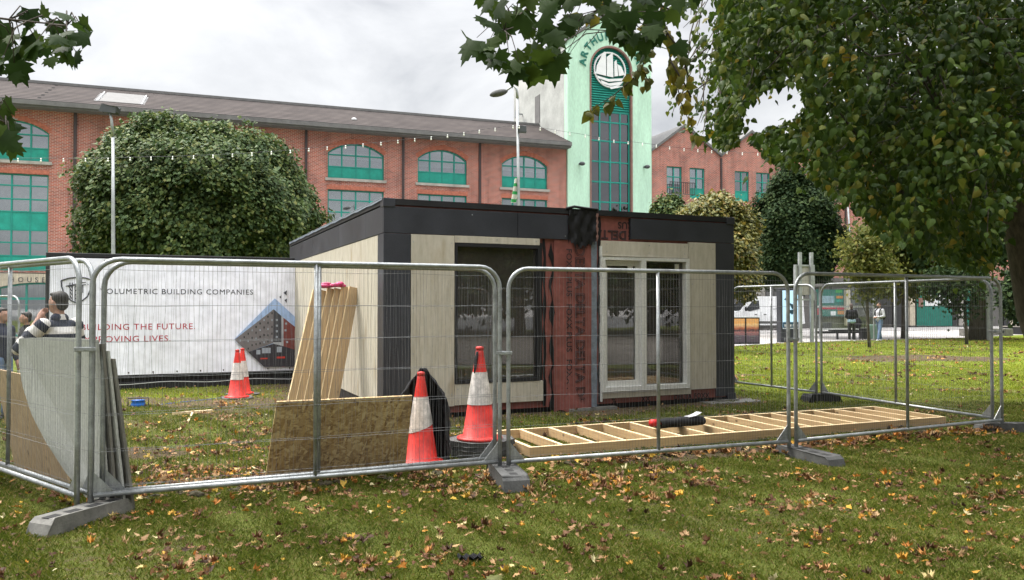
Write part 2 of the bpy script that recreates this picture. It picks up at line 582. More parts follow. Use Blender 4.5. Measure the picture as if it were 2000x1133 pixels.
# ------------------------------------------------------------------ mesh helpers
def link_mesh(name, V, Fc, material, parent=None, smooth=False, mats=None, mi=None, bevel=0.0):
    me = bpy.data.meshes.new(name)
    me.from_pydata([tuple(v) for v in V], [], Fc)
    for m in (mats or [material]):
        me.materials.append(m)
    if mi:
        me.polygons.foreach_set('material_index', mi)
    if smooth:
        me.polygons.foreach_set('use_smooth', [True] * len(me.polygons))
    me.update()
    o = bpy.data.objects.new(name, me)
    COL.objects.link(o)
    if parent is not None:
        o.parent = parent
    if bevel:
        b = o.modifiers.new('bevel', 'BEVEL')
        b.width = bevel
        b.segments = 2
        b.limit_method = 'ANGLE'
        b.angle_limit = R(40)
    return o


class MB:
    def __init__(s):
        s.v, s.f, s.mi, s.cur = [], [], [], 0

    def add(s, vs, fs):
        b = len(s.v)
        s.v.extend(tuple(v) for v in vs)
        s.f.extend(tuple(b + i for i in f) for f in fs)
        s.mi.extend([s.cur] * len(fs))

    def box(s, x0, y0, z0, x1, y1, z1):
        s.add([(x0, y0, z0), (x1, y0, z0), (x1, y1, z0), (x0, y1, z0), (x0, y0, z1), (x1, y0, z1), (x1, y1, z1), (x0, y1, z1)],
              [(0, 3, 2, 1), (4, 5, 6, 7), (0, 1, 5, 4), (1, 2, 6, 5), (2, 3, 7, 6), (3, 0, 4, 7)])
        return s

    def hexa(s, bottom, top):
        s.add(list(bottom) + list(top), [(0, 3, 2, 1), (4, 5, 6, 7), (0, 1, 5, 4), (1, 2, 6, 5), (2, 3, 7, 6), (3, 0, 4, 7)])
        return s

    def beam(s, p, q, wd, ht, up=(0, 0, 1)):
        """A rectangular bar from p to q, wd wide across and ht along up."""
        p, q, up = Vector(p), Vector(q), Vector(up)
        d = (q - p).normalized()
        x = d.cross(up).normalized() * (wd / 2)
        u = x.cross(d).normalized() * (ht / 2)
        s.hexa([p - x - u, p + x - u, q + x - u, q - x - u], [p - x + u, p + x + u, q + x + u, q - x + u])
        return s

    def tube(s, pts, r, n=8, caps=True):
        pts = [Vector(p) for p in pts]
        rs = r if isinstance(r, (list, tuple)) else [r] * len(pts)
        ref = None
        rings = []
        for i, p in enumerate(pts):
            d = (pts[min(i + 1, len(pts) - 1)] - pts[max(i - 1, 0)])
            if d.length < 1e-9:
                d = Vector((0, 0, 1))
            d.normalize()
            if ref is None:
                ref = Vector((0, 0, 1)) if abs(d.z) < .9 else Vector((1, 0, 0))
                ref = (ref - d * ref.dot(d)).normalized()
            else:
                ref = (ref - d * ref.dot(d))
                ref = ref.normalized() if ref.length > 1e-6 else d.orthogonal().normalized()
            b = d.cross(ref)
            rings.append([p + (ref * math.cos(2 * math.pi * k / n) + b * math.sin(2 * math.pi * k / n)) * rs[i] for k in range(n)])
        V = [v for ring in rings for v in ring]
        Fc = []
        for i in range(len(pts) - 1):
            for k in range(n):
                a, b2 = i * n + k, i * n + (k + 1) % n
                Fc.append((a, b2, b2 + n, a + n))
        if caps and n > 2:
            Fc.append(tuple(range(n - 1, -1, -1)))
            Fc.append(tuple((len(pts) - 1) * n + k for k in range(n)))
        s.add(V, Fc)
        return s

    def lathe(s, prof, n=24, c=(0, 0, 0), caps=True):
        V, Fc = [], []
        for r, z in prof:
            for k in range(n):
                a = 2 * math.pi * k / n
                V.append((c[0] + r * math.cos(a), c[1] + r * math.sin(a), c[2] + z))
        m = len(prof)
        for i in range(m - 1):
            for k in range(n):
                a, b = i * n + k, i * n + (k + 1) % n
                Fc.append((a, b, b + n, a + n))
        if caps:
            Fc.append(tuple(range(n - 1, -1, -1)))
            Fc.append(tuple((m - 1) * n + k for k in range(n)))
        s.add(V, Fc)
        return s

    def ell(s, c, r, n=12, m=8, rot=None):
        V, Fc = [], []
        c = Vector(c)
        for i in range(1, m):
            t = math.pi * i / m
            for k in range(n):
                a = 2 * math.pi * k / n
                p = Vector((r[0] * math.sin(t) * math.cos(a), r[1] * math.sin(t) * math.sin(a), r[2] * math.cos(t)))
                V.append(c + (rot @ p if rot else p))
        tp = Vector((0, 0, r[2]))
        V += [c + (rot @ tp if rot else tp), c - (rot @ tp if rot else tp)]
        for i in range(m - 2):
            for k in range(n):
                a, b = i * n + k, i * n + (k + 1) % n
                Fc.append((a, a + n, b + n, b))
        T = (m - 1) * n
        for k in range(n):
            Fc.append((T, k, (k + 1) % n))
            Fc.append((T + 1, (m - 2) * n + (k + 1) % n, (m - 2) * n + k))
        s.add(V, Fc)
        return s

    def cap(s, p, q, r1, r2, n=10):
        """A limb: a tapered tube with round ends."""
        p, q = Vector(p), Vector(q)
        d = (q - p).normalized()
        pts, rs = [], []
        for a in (80, 50, 20):
            pts.append(p - d * r1 * math.sin(R(a)))
            rs.append(r1 * math.cos(R(a)))
        pts += [p, q]
        rs += [r1, r2]
        for a in (20, 50, 80):
            pts.append(q + d * r2 * math.sin(R(a)))
            rs.append(r2 * math.cos(R(a)))
        return s.tube(pts, rs, n)

    def poly(s, pts, y0, y1, holes=(), fn=None, back=True):
        """A plate: outline pts in (x, z) with holes, from y0 (front) to y1."""
        fn = fn or (lambda x, y, z: (x, y, z))
        loops = [list(pts)] + [list(h) for h in holes]
        flat = [p for lp in loops for p in lp]
        tri = tessellate_polygon([[Vector((p[0], p[1], 0)) for p in lp] for lp in loops])
        n = len(flat)
        V = [fn(p[0], y0, p[1]) for p in flat] + [fn(p[0], y1, p[1]) for p in flat]
        Fc = [tuple(t) for t in tri]
        if back:
            Fc += [tuple(n + i for i in reversed(t)) for t in tri]
        b = 0
        for lp in loops:
            m = len(lp)
            for i in range(m):
                a, c = b + i, b + (i + 1) % m
                Fc.append((a, c, n + c, n + a))
            b += m
        s.add(V, Fc)
        return s

    def build(s, name, material, parent=None, smooth=False, bevel=0.0, mats=None):
        return link_mesh(name, s.v, s.f, material, parent, smooth, mats, s.mi if mats else None, bevel)


def thing(name, label, cat, loc=(0, 0, 0), rz=0.0, group=None):
    o = bpy.data.objects.new(name, None)
    COL.objects.link(o)
    o.empty_display_size = .2
    o.location = loc
    o.rotation_euler = (0, 0, rz)
    return tag(o, label, cat, group)


def tag(o, label, cat, group=None):
    o['label'], o['category'] = label, cat
    if group:
        o['group'] = group
    return o


def kind(o, k):
    o['kind'] = k
    return o


def copy_thing(o, label=None, loc=None, rz=None):
    def rec(a, parent):
        c = a.copy()
        COL.objects.link(c)
        if parent is not None:
            c.parent = parent
        for ch in a.children:
            rec(ch, c)
        return c
    c = rec(o, None)
    if label:
        c['label'] = label
    if loc is not None:
        c.location = loc
    if rz is not None:
        c.rotation_euler = (0, 0, rz)
    return c


def rect(x0, z0, x1, z1):
    return [(x0, z0), (x1, z0), (x1, z1), (x0, z1)]


def text2d(s, size=1.0, track=1.0, bold=0.0, outline=0.0):
    """Flat letter shapes as (vertices, faces) with the first baseline at the origin."""
    cu = bpy.data.curves.new('lettering', 'FONT')
    cu.body = s
    cu.size = size
    cu.space_character = track
    cu.offset = bold
    cu.resolution_u = 3
    if outline:
        cu.fill_mode = 'NONE'
        cu.bevel_depth = outline
        cu.bevel_resolution = 0
    ob = bpy.data.objects.new('lettering', cu)
    me = ob.to_mesh()
    V = [tuple(v.co) for v in me.vertices]
    Fc = [tuple(p.vertices) for p in me.polygons]
    ob.to_mesh_clear()
    bpy.data.objects.remove(ob)
    bpy.data.curves.remove(cu)
    return V, Fc


def put_text(mb, s, size, fn, track=1.0, bold=0.0, outline=0.0, width=None, center=False):
    """fn maps the letter plane (x right, y up, h out) to 3D; width squeezes the line to that length."""
    V, Fc = text2d(s, size, track, bold, outline)
    if not V:
        return
    x0, x1 = min(v[0] for v in V), max(v[0] for v in V)
    k = width / (x1 - x0) if width else 1.0
    off = (x0 + x1) / 2 if center else x0
    mb.add([fn((v[0] - off) * k, v[1], v[2]) for v in V], Fc)


# leaves and blades: one template repeated by arrays
def np_mesh(name, V, tris, material, parent=None, smooth=False):
    me = bpy.data.meshes.new(name)
    nv, nf = len(V), len(tris)
    k = tris.shape[1]
    me.vertices.add(nv)
    me.vertices.foreach_set('co', V.astype(np.float32).ravel())
    me.loops.add(nf * k)
    me.loops.foreach_set('vertex_index', tris.astype(np.int32).ravel())
    me.polygons.add(nf)
    me.polygons.foreach_set('loop_start', np.arange(nf, dtype=np.int32) * k)
    me.polygons.foreach_set('loop_total', np.full(nf, k, dtype=np.int32))
    if smooth:
        me.polygons.foreach_set('use_smooth', np.ones(nf, dtype=bool))
    me.materials.append(material)
    me.update(calc_edges=True)
    me.validate()
    o = bpy.data.objects.new(name, me)
    COL.objects.link(o)
    if parent is not None:
        o.parent = parent
    return o


def unit(a):
    return a / np.maximum(np.linalg.norm(a, axis=-1, keepdims=True), 1e-9)


def scatter(tv, tf, pos, tip, nrm, size, squash=None):
    """Copies of a leaf template (x across, y to the tip, z out) at pos; returns vertices and triangles."""
    tip = unit(tip)
    nrm = unit(nrm - tip * (nrm * tip).sum(1, keepdims=True))
    ax = np.cross(tip, nrm)
    tv = np.asarray(tv, float)
    zs = np.ones(len(pos)) if squash is None else squash
    V = (pos[:, None, :] + size[:, None, None] * (tv[None, :, 0:1] * ax[:, None, :] + tv[None, :, 1:2] * tip[:, None, :]
         + tv[None, :, 2:3] * zs[:, None, None] * nrm[:, None, :]))
    n, k = len(pos), len(tv)
    T = (np.asarray(tf)[None] + (np.arange(n) * k)[:, None, None]).reshape(-1, 3)
    return V.reshape(-1, 3), T


LEAF4 = ([(0, 0, 0), (.42, .42, -.12), (0, 1, 0), (-.42, .42, -.12)], [(0, 1, 2), (0, 2, 3)])
LIME = ([(0, 0, 0), (.28, -.08, -.10), (.46, .22, -.24), (.30, .66, -.22), (0, 1.15, -.24), (-.34, .62, -.16), (-.48, .24, -.20), (-.30, -.07, -.08), (0, .42, .07)],
        [(8, 0, 1), (8, 1, 2), (8, 2, 3), (8, 3, 4), (8, 4, 5), (8, 5, 6), (8, 6, 7), (8, 7, 0)])
_mp = [(0, 0), (.16, -.04), (.40, -.10), (.36, .06), (.60, .26), (.42, .30), (.50, .52), (.24, .50), (.20, .72), (.10, .74), (0, 1.0)]
_mo = _mp + [(-x, y) for x, y in reversed(_mp[1:-1])]
MAPLE = ([(x, y, -.16 * abs(x) - .10 * max(0, y - .5)) for x, y in _mo] + [(0, .34, .03)],
         [(len(_mo), i, (i + 1) % len(_mo)) for i in range(len(_mo))])
CURL = ([(x * (1 - .75 * abs(x)) + .10 * math.sin(5 * y), y * (1 - .12 * x), 1.15 * x * x + .6 * (y - .45) ** 2 + .16 * math.sin(9 * y + 7 * x)) for x, y in _mo] + [(0, .34, .0)], MAPLE[1])

# ------------------------------------------------------------------ the setting
EDGE = [(-90, 31), (8.8, 31.9), (11, 34.0), (13.9, 35.9), (17, 37.6), (23.5, 40.6), (27.3, 44.0), (90, 75)]
xs = np.unique(np.concatenate([np.linspace(-70, -14, 15), np.arange(-14, 30.01, .22), np.linspace(30, 90, 15)]))
edge_y = np.interp(xs, [p[0] for p in EDGE], [p[1] for p in EDGE])


def bare(x, y):
    """How far the turf is worn off: round the unit, where people walk, and the old bed on the right."""
    x, y = np.asarray(x, float), np.asarray(y, float)
    a = R(24.0)
    u = (x + 1.79) * math.cos(a) + (y - 11.2) * math.sin(a)
    v = -(x + 1.79) * math.sin(a) + (y - 11.2) * math.cos(a)
    wob = .35 * np.sin(x * 2.1 + 1) * np.sin(y * 1.7) + .22 * np.sin(x * 5.3) * np.sin(y * 4.9 + 2)
    d = np.maximum(np.maximum(-u, u - 6.1), np.maximum(-v, v - 8.7))
    b = 1 - sstep((d + wob * .8 - .15) / .95)
    b = np.maximum(b, .9 * (1 - sstep((np.hypot((x + 4.2) / 1.9, (y - 14.1) / 1.5) + wob * .5 - .55) / .6)))
    b = np.maximum(b, .75 * (1 - sstep((np.hypot((x + 6.6) / 2.6, (y - 14.4) / 1.1) + wob * .6 - .6) / .6)))
    b = np.maximum(b, .8 * (1 - sstep((np.hypot((x + 4.6) / 1.1, (y - 8.9) / .45) + wob - .6) / .5)))
    b = np.maximum(b, 1.0 * (1 - sstep((np.hypot((x - 12.6) / 2.7, (y - 24.8) / 1.7) + wob * .4 - .75) / .35)))
    b = np.maximum(b, .8 * (1 - sstep((np.hypot((x - 5.6) / 1.3, (y - 18.8) / .35) + wob - .5) / .5)))
    b = np.maximum(b, .7 * (1 - sstep((np.hypot((x - 8.4) / 1.6, (y - 15.6) / .25) + wob - .5) / .5)))
    b = np.maximum(b, .9 * (1 - sstep((np.hypot((x - 2.4) / 1.9, (y - 8.85 - .42 * (x - 2.4)) / .26) + wob * .5 - .5) / .5)))
    b = np.maximum(b, (.42 + .25 * np.sin(x * 1.7 + 1.1 * np.sin(y)) * np.sin(y * 1.9)) * sstep((y - 8.9) / 1.5) * (1 - sstep((y - 18) / 2)) * sstep((-.8 - x) / 1.5) * sstep((x + 9) / 2))
    b = np.maximum(b, .35 * (np.sin(x * .9 + 2 * np.sin(y * .5)) * np.sin(y * 1.15 + np.sin(x * .6)) > .55))
    return np.clip(b, 0, 1)


def sheet(name, material, ys_fn, ny, z_fn, attr=None):
    V, A = [], []
    for i, x in enumerate(xs):
        for y in ys_fn(i, ny):
            V.append((x, y, z_fn(x, y)))
    n = ny
    Fc = [(i * n + j, (i + 1) * n + j, (i + 1) * n + j + 1, i * n + j + 1) for i in range(len(xs) - 1) for j in range(n - 1)]
    o = link_mesh(name, V, Fc, material, None, True)
    if attr:
        at_ = o.data.attributes.new('bare', 'FLOAT', 'POINT')
        P = np.array(V)
        at_.data.foreach_set('value', attr(P[:, 0], P[:, 1]).astype(np.float32))
    return kind(o, 'structure')


def lawn_mat():
    m, Nn, Ll, p = newmat('lawn_turf')
    n1_ = noise(Nn, Ll, .55, 6, .65)
    n2_ = noise(Nn, Ll, 9, 6, .7)
    n3_ = noise(Nn, Ll, 60, 4, .7)
    g = ramp(Nn, [(.3, (.085, .115, .014)), (.5, (.14, .18, .018)), (.72, (.20, .22, .035))])
    Ll.new(mixc(Nn, Ll, .5, n1_.outputs['Fac'], n2_.outputs['Fac']), g.inputs[0])
    f = ramp(Nn, [(.3, (.55, .55, .5)), (.7, (1.3, 1.3, 1.25))])
    Ll.new(n3_.outputs['Fac'], f.inputs[0])
    grass = mixc(Nn, Ll, 1.0, g.outputs[0], f.outputs[0], 'MULTIPLY')
    gw_ = ramp(Nn, [(.3, (.072, .088, .018)), (.5, (.11, .13, .024)), (.72, (.18, .17, .05))])  # near turf: trampled tone plus tree shade put into the ramp
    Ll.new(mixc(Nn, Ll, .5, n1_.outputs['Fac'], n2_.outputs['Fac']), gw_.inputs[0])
    tcy = Nn.new('ShaderNodeTexCoord')
    spy = Nn.new('ShaderNodeSeparateXYZ')
    Ll.new(tcy.outputs['Object'], spy.inputs[0])
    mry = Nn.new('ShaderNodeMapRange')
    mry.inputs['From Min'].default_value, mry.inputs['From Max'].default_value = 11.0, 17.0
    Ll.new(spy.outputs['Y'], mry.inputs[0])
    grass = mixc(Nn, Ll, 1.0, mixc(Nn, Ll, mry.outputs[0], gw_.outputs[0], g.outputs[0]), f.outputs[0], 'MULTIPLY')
    s = ramp(Nn, [(.3, (.055, .038, .024)), (.55, (.10, .073, .046)), (.75, (.17, .135, .085))])
    Ll.new(n2_.outputs['Fac'], s.inputs[0])
    soil = mixc(Nn, Ll, 1.0, s.outputs[0], f.outputs[0], 'MULTIPLY')
    a = Nn.new('ShaderNodeAttribute')
    a.attribute_name = 'bare'
    k = Nn.new('ShaderNodeMath')
    k.operation = 'ADD'
    Ll.new(a.outputs['Fac'], k.inputs[0])
    k2 = Nn.new('ShaderNodeMapRange')
    k2.inputs['From Min'].default_value, k2.inputs['From Max'].default_value = .3, .7
    k2.inputs['To Min'].default_value, k2.inputs['To Max'].default_value = -.35, .35
    Ll.new(n2_.outputs['Fac'], k2.inputs[0])
    Ll.new(k2.outputs[0], k.inputs[1])
    kr = ramp(Nn, [(.30, (0, 0, 0)), (.62, (1, 1, 1))])
    Ll.new(k.outputs[0], kr.inputs[0])
    Ll.new(mixc(Nn, Ll, kr.outputs[0], grass, soil), p.inputs['Base Color'])
    p.inputs['Roughness'].default_value = .95
    p.inputs['Specular IOR Level'].default_value = .15
    addbump(Nn, Ll, p, n3_.outputs['Fac'], .9, .03)
    return m


def paving_mat():
    m, Nn, Ll, p = newmat('street_paving')
    t = Nn.new('ShaderNodeTexCoord')
    b = Nn.new('ShaderNodeTexBrick')
    b.inputs['Scale'].default_value = 1
    b.inputs['Brick Width'].default_value = .6
    b.inputs['Row Height'].default_value = .4
    b.inputs['Mortar Size'].default_value = .012
    b.inputs['Color1'].default_value = (.30, .285, .275, 1)
    b.inputs['Color2'].default_value = (.36, .345, .335, 1)
    b.inputs['Mortar'].default_value = (.2, .19, .18, 1)
    Ll.new(t.outputs['Object'], b.inputs['Vector'])
    n = noise(Nn, Ll, .4, 6, .65)
    r = ramp(Nn, [(.3, (.74, .73, .72)), (.7, (1.15, 1.15, 1.15))])
    Ll.new(n.outputs['Fac'], r.inputs[0])
    Ll.new(mixc(Nn, Ll, 1.0, b.outputs['Color'], r.outputs[0], 'MULTIPLY'), p.inputs['Base Color'])
    p.inputs['Roughness'].default_value = .85
    return m


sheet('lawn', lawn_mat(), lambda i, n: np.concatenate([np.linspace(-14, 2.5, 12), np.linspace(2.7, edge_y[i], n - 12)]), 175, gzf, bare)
M['paving'] = paving_mat()
sheet('street_pavement', M['paving'], lambda i, n: np.concatenate([[edge_y[i] - .12], np.linspace(edge_y[i] + 6, 90 + edge_y[i], n - 1)]), 12, lambda x, y: -.02)
mb = MB()
mb.add([(-400, -400, -.35), (400, -400, -.35), (400, 600, -.35), (-400, 600, -.35)], [(0, 1, 2, 3)])
kind(mb.build('ground', M['paving']), 'structure')
mb = MB()
mb.add([(-70, -60, -.02), (90, -60, -.02), (90, -13.95, -.02), (-70, -13.95, -.02)], [(0, 1, 2, 3)])
kind(mb.build('road', M['asphalt']), 'structure')
mb = MB()
mb.add([(-4.3, -7.4, .035), (11.3, -21.5, .035), (36, 6.0, .035), (18.0, 17.0, .035)], [(0, 1, 2, 3)])
kind(mb.build('path', M['path']), 'structure')
mb = MB()
for i in range(len(EDGE) - 2):                         # the lawn's stone edging along the street
    p, q = Vector((*EDGE[i], -.01)), Vector((*EDGE[i + 1], -.01))
    mb.beam(p, q, .12, .07)
kind(mb.build('kerb', M['stone']), 'structure')
mb = MB()
for a, b in (((1752, 637), (1885, 637.5)), ((1752, 646.5), (1808, 650)), ((1752, 653), (1808, 650))):
    p, q = gnd(*a, -.02), gnd(*b, -.02)
    d = (q - p).normalized()
    x = Vector((-d.y, d.x, 0)) * .14
    mb.add([(v.x, v.y, -.014) for v in (p - x, q - x, q + x, p + x)], [(0, 1, 2, 3)])
kind(mb.build('road_marking', M['white']), 'structure')

# ------------------------------------------------------------------ brick building, tower, gabled building
FA = math.atan2(11, 29.68)
FO = (3.55, 51.5)
FP = Plane(FO, FA)
MATS_REF = M


def arch_outline(x0, z0, x1, zs, rise, n=12):
    wd = x1 - x0
    pts = [(x0, z0), (x1, z0), (x1, zs)]
    rad = (wd * wd / 4 + rise * rise) / (2 * rise)
    xc, zc_ = (x0 + x1) / 2, zs + rise - rad
    a0 = math.asin(wd / 2 / rad)
    for k in range(1, n):
        a = a0 - 2 * a0 * k / n
        pts.append((xc + rad * math.sin(a), zc_ + rad * math.cos(a)))
    pts.append((x0, zs))
    top = lambda x: zc_ + math.sqrt(max(0, rad * rad - (x - xc) ** 2))
    return pts, top


def inset(pts, d):
    cx = sum(p[0] for p in pts) / len(pts)
    x0, x1 = min(p[0] for p in pts), max(p[0] for p in pts)
    z0, z1 = min(p[1] for p in pts), max(p[1] for p in pts)
    kx, kz = (x1 - x0 - 2 * d) / (x1 - x0), (z1 - z0 - 2 * d) / (z1 - z0)
    return [(cx + (p[0] - cx) * kx, (z0 + z1) / 2 + (p[1] - (z0 + z1) / 2) * kz) for p in pts]


def window(parent, outline, top, xb, zb, spandrels, y=.16, blind=.0, sill=None):
    """A green framed window: xb, zb the bars inside; spandrels = (z0, z1) rows filled with green panels."""
    x0, x1 = min(p[0] for p in outline), max(p[0] for p in outline)
    z0, z1 = min(p[1] for p in outline), max(p[1] for p in outline)
    f = MB()
    f.poly(outline, y - .05, y + .05, [inset(outline, .07)])
    for x in xb:
        f.box(x - .04, y - .04, z0 + .07, x + .04, y + .04, top(x) - .06)
    for z in zb:
        xa, xz = x0 + .06, x1 - .06
        f.box(xa, y - .045, z - .035, xz, y + .035, z + .035)
    wdw = f.build('window', M['teal'], parent)
    MB().poly(inset(outline, .05), y + .012, y + .018).build('pane', M['facade_glass'], wdw)
    if spandrels:
        cols = [x0 + .05] + list(xb) + [x1 - .05]
        for s0, s1 in spandrels:
            sp = MB()
            for a, b in zip(cols[:-1], cols[1:]):
                sp.box(a + .02, y - .025, s0, b - .02, y + .01, s1)
            sp.build('spandrel_panel', M['teal_panel'], wdw)
    if sill:
        MB().box(x0 - .15, -.09, z0 - .16, x1 + .15, .10, z0 - .005).build('sill', M['stone'], wdw)
    if blind:
        b = MB()
        zt = min(z1, top(x0 + .1)) - .1
        zl = spandrels[-1][1] if spandrels else z0 + .1
        xx = x0 + .1
        while xx < x1 - .2:
            b.box(xx, y + .25, zt - (zt - zl) * blind * rnd.uniform(.9, 1.0), xx + .131, y + .26, zt + .1)
            xx += .135
        b.build('blind', M['blind'], wdw)
    return wdw


hall = thing('brick_building', 'long red brick building with arched green windows and grey roof, left of the tower', 'building', (*FO, 0), FA)
UL = -42.0
arched = [(-32.9, -29.54), (-27.05, -23.75), (-21.05, -17.75), (-15.26, -11.96), (-9.89, -6.78), (-4.47, -1.36)]
holes, specs = [], []
for i, (a, b) in enumerate(arched):
    o1, t1 = arch_outline(a, 9.13, b, 10.62, .60)
    o2 = rect(a, 3.45, b, 8.45)
    holes += [o1, o2]
    specs.append((a, b, o1, t1, o2))
wall_o = [(UL, -.1), (0, -.1), (0, 12.0), (UL, 12.0)]
shop_holes = []
for a, b in ((-36.5, -33.4), (-32.9, -26.9), (-26.2, -20.2), (-19.3, -13.3), (-12.6, -6.6), (-5.8, -.4)):
    o_, t_ = arch_outline(a, .05, b, 2.1, .75, 14)
    shop_holes.append((o_, t_, a, b))
mb = MB()
mb.poly([(UL, 3.35), (0, 3.35), (0, 12.0), (UL, 12.0)], 0, .28, holes, back=False)
mb.box(UL, 9.7, 0, 0, 10, 12)
mb.box(UL, .3, -.1, UL + .3, 9.7, 12)
mb.build('wall', M['brick'], hall)
mb = MB()
mb.poly([(UL, -.1), (0, -.1), (0, 3.30), (UL, 3.30)], -.06, .28, [h[0] for h in shop_holes], back=False)
mb.build('shopfront_band', M['sand'], hall)
for o_, t_, a, b in shop_holes:
    f = MB()
    f.poly(o_, .12, .2, [inset(o_, .1)])
    for k in range(1, 5):
        x = a + (b - a) * k / 5
        f.box(x - .05, .11, .1, x + .05, .21, t_(x) - .05)
    f.box(a + .08, .115, 1.95, b - .08, .205, 2.07)
    sh = f.build('shop_window', M['teal'], hall)
    MB().poly(inset(o_, .06), .155, .16).build('pane', M['facade_glass'], sh)
mb = MB()
put_text(mb, 'HOUSE', .36, lambda x, y, h: (FP.uv(20, 545)[0] + x, -.075, 2.86 + y), 1.9, 0, width=FP.uv(88, 545)[0] - FP.uv(20, 545)[0])
mb.build('lettering', M['ink'], hall)
mb = MB()                                                # inside: floors, a back wall and cross walls, so the windows look into rooms
for z in (3.3, 8.75, 12.0):
    mb.box(UL + .3, .3, z - .12, -.05, 9.6, z)
mb.box(UL + .3, 6.0, 0, -.05, 6.15, 11.8)
for x in (-28.3, -22.4, -16.5, -10.8, -5.94):
    mb.box(x - .08, .3, 0, x + .08, 6, 11.8)
mb.build('interior', M['room_dark'], hall)
for i, (a, b, o1, t1, o2) in enumerate(specs):
    n = 4
    xb = [a + (b - a) * k / n for k in range(1, n)]
    window(hall, o1, t1, xb, [9.82, 10.52], [(9.19, 9.80)], blind=(.0, .3, .3, .35, .55, .45)[i], sill=True)
    window(hall, o2, (lambda x: 8.45), xb, [4.22, 4.9, 5.55, 6.5, 7.15, 7.85], [(3.5, 4.2), (5.58, 6.47)], blind=(.1, .3, .3, .85, .9, .95)[i])
    ar = MB()
    outer, _ = arch_outline(a - .02, 9.0, b + .02, 10.62, .62)
    rad_in = o1[2:]
    ring = []
    xc = (a + b) / 2
    m = len(rad_in)
    for k, (x, z) in enumerate(rad_in):
        ring.append((x, z + .02))
    up_ = [(xc + (x - xc) * 1.09, z + .27 - .06 * abs(x - xc) / (b - a)) for x, z in reversed(rad_in)]
    ar.poly(ring + up_, -.012, .05)
    ar.build('brick_arch', M['brick_arch'], hall)
    MB().box(a - .05, -.012, 8.47, b + .05, .05, 8.70).build('brick_lintel', M['brick_arch'], hall)
mb = MB()
mb.poly([(-1.0, 12.0), (6.0, 14.25), (6.0, 14.5), (-1.0, 12.25)], UL, 0, fn=lambda x, y, z: (y, x * .8 + .1, z - .06))
mb.poly([(4.88, 14.45), (10.5, 12.4), (10.5, 12.2), (4.88, 14.2)], UL, 0, fn=lambda x, y, z: (y, x, z - .06))
roof = mb.build('roof', M['tile'], hall)
MB().box(UL, -.75, 11.80, 0, -.03, 12.02).box(UL, -.86, 11.9, 0, -.75, 12.14).build('gutter_fascia', M['fascia_grey'], hall)
mb = MB().box(UL, 4.65, 14.36, 0, 5.1, 14.52)
mb.build('ridge_tiles', M['fascia_grey'], hall)
p0, p1 = FP.uv(197, 213, 1.0), FP.uv(247, 186, 4)
mb = MB()
mb.poly([(p0[0], 0), (p0[0] + 2.0, 0), (p0[0] + 2.0, 3.1), (p0[0], 3.1)], 0, .1, fn=lambda x, y, z: (x, .35 + z, 12.64 + z * .4018 - y * 1.0))
mb.build('rooflight', M['fascia_grey'], hall)
mb = MB()
for sx in (-.12, 2.06):
    for k in range(6):
        mb.box(p0[0] + sx - .16, .5 + .45 * k, 12.66 + .1808 * k, p0[0] + sx + .16, .62 + .45 * k, 12.72 + .1808 * k)
    mb.beam((p0[0] + sx, .3, 12.62), (p0[0] + sx, 3.4, 13.866), .05, .05)
mb.build('roof_ladder', M['white'], hall)
for u in (-28.33, -22.42, -16.5, -10.8, -5.94):
    MB().box(u - .07, -.11, 0.05, u + .07, -.005, 11.8).build('downpipe', M['dark_pipe'], hall)
mb = MB().ell((-13.6, .9, 12.88), (.16, .1, .10), 10, 6)
mb.build('roof_vent', M['white'], hall)

# ---- the mint tower
tower = thing('clock_tower', 'tall mint green tower with a tall glazed arch and white sailing ship emblem', 'tower', (*FO, 0), FA)
TL, TR, TS, TP = 0.03, 6.25, 18.95, 21.15
mid = (TL + TR) / 2
ARX0, ARX1, ARS = 1.62, 4.79, 17.35
ring = [(ARX0, 1.0), (ARX1, 1.0), (ARX1, ARS)]
acx, ar = (ARX0 + ARX1) / 2, (ARX1 - ARX0) / 2
ring += [(acx + ar * math.cos(math.pi * k / 20), ARS + ar * math.sin(math.pi * k / 20)) for k in range(1, 20)] + [(ARX0, ARS)]
mb = MB()
mb.poly([(TL, -.1), (TR, -.1), (TR, TS), (mid, TP), (TL, TS)], -.12, .4, [ring], back=False)
mb.build('front_wall', M['mint'], tower)
mb = MB()
mb.box(TL + .002, .4, -.1, TL + .3, 9.7, TS - .05)
mb.box(TR - .3, .4, -.1, TR - .002, 9.7, TS - .05)
mb.poly([(TL, -.1), (TR, -.1), (TR, TS), (mid, TP), (TL, TS)], 9.7, 9.9)
mb.build('side_wall', M['grey_render'], tower)
mb = MB()
for a, b in (((TL - .12, TS - .08), (mid, TP + .02)), ((TR + .12, TS - .08), (mid, TP + .02))):
    mb.poly([a, b, (b[0], b[1] + .2), (a[0], a[1] + .2)], -.22, 10.0)
mb.build('roof', M['fascia_grey'], tower)
inner = [(acx + (x - acx) * .93, z if z < ARS else ARS + (z - ARS) * .93) for x, z in ring]
mb = MB()
mb.poly(ring, -.16, .05, [[(x, z + (.12 if z < 2 else 0)) for x, z in inner]])
mb.build('arch_trim', M['brown_trim'], tower)
lv = [p for p in inner if p[1] > 14.6]
x0i, x1i = min(p[0] for p in inner), max(p[0] for p in inner)
mb = MB()
mb.poly([(x0i, 14.6), (x1i, 14.6)] + [p for p in inner if p[1] > 16], .10, .2)
mb.build('louvre_panel', M['louvre'], tower)
mb = MB()
for k in range(28):
    z = 14.7 + .16 * k
    half = ar * .93 if z < ARS else math.sqrt(max(0.0, (ar * .93) ** 2 - (z - ARS) ** 2))
    if half > .2:
        mb.add([(acx - half, .02, z), (acx + half, .02, z), (acx + half, .11, z + .10), (acx - half, .11, z + .10)], [(0, 1, 2, 3)])
mb.build('louvre_blade', M['teal_panel'], tower)
mb = MB()
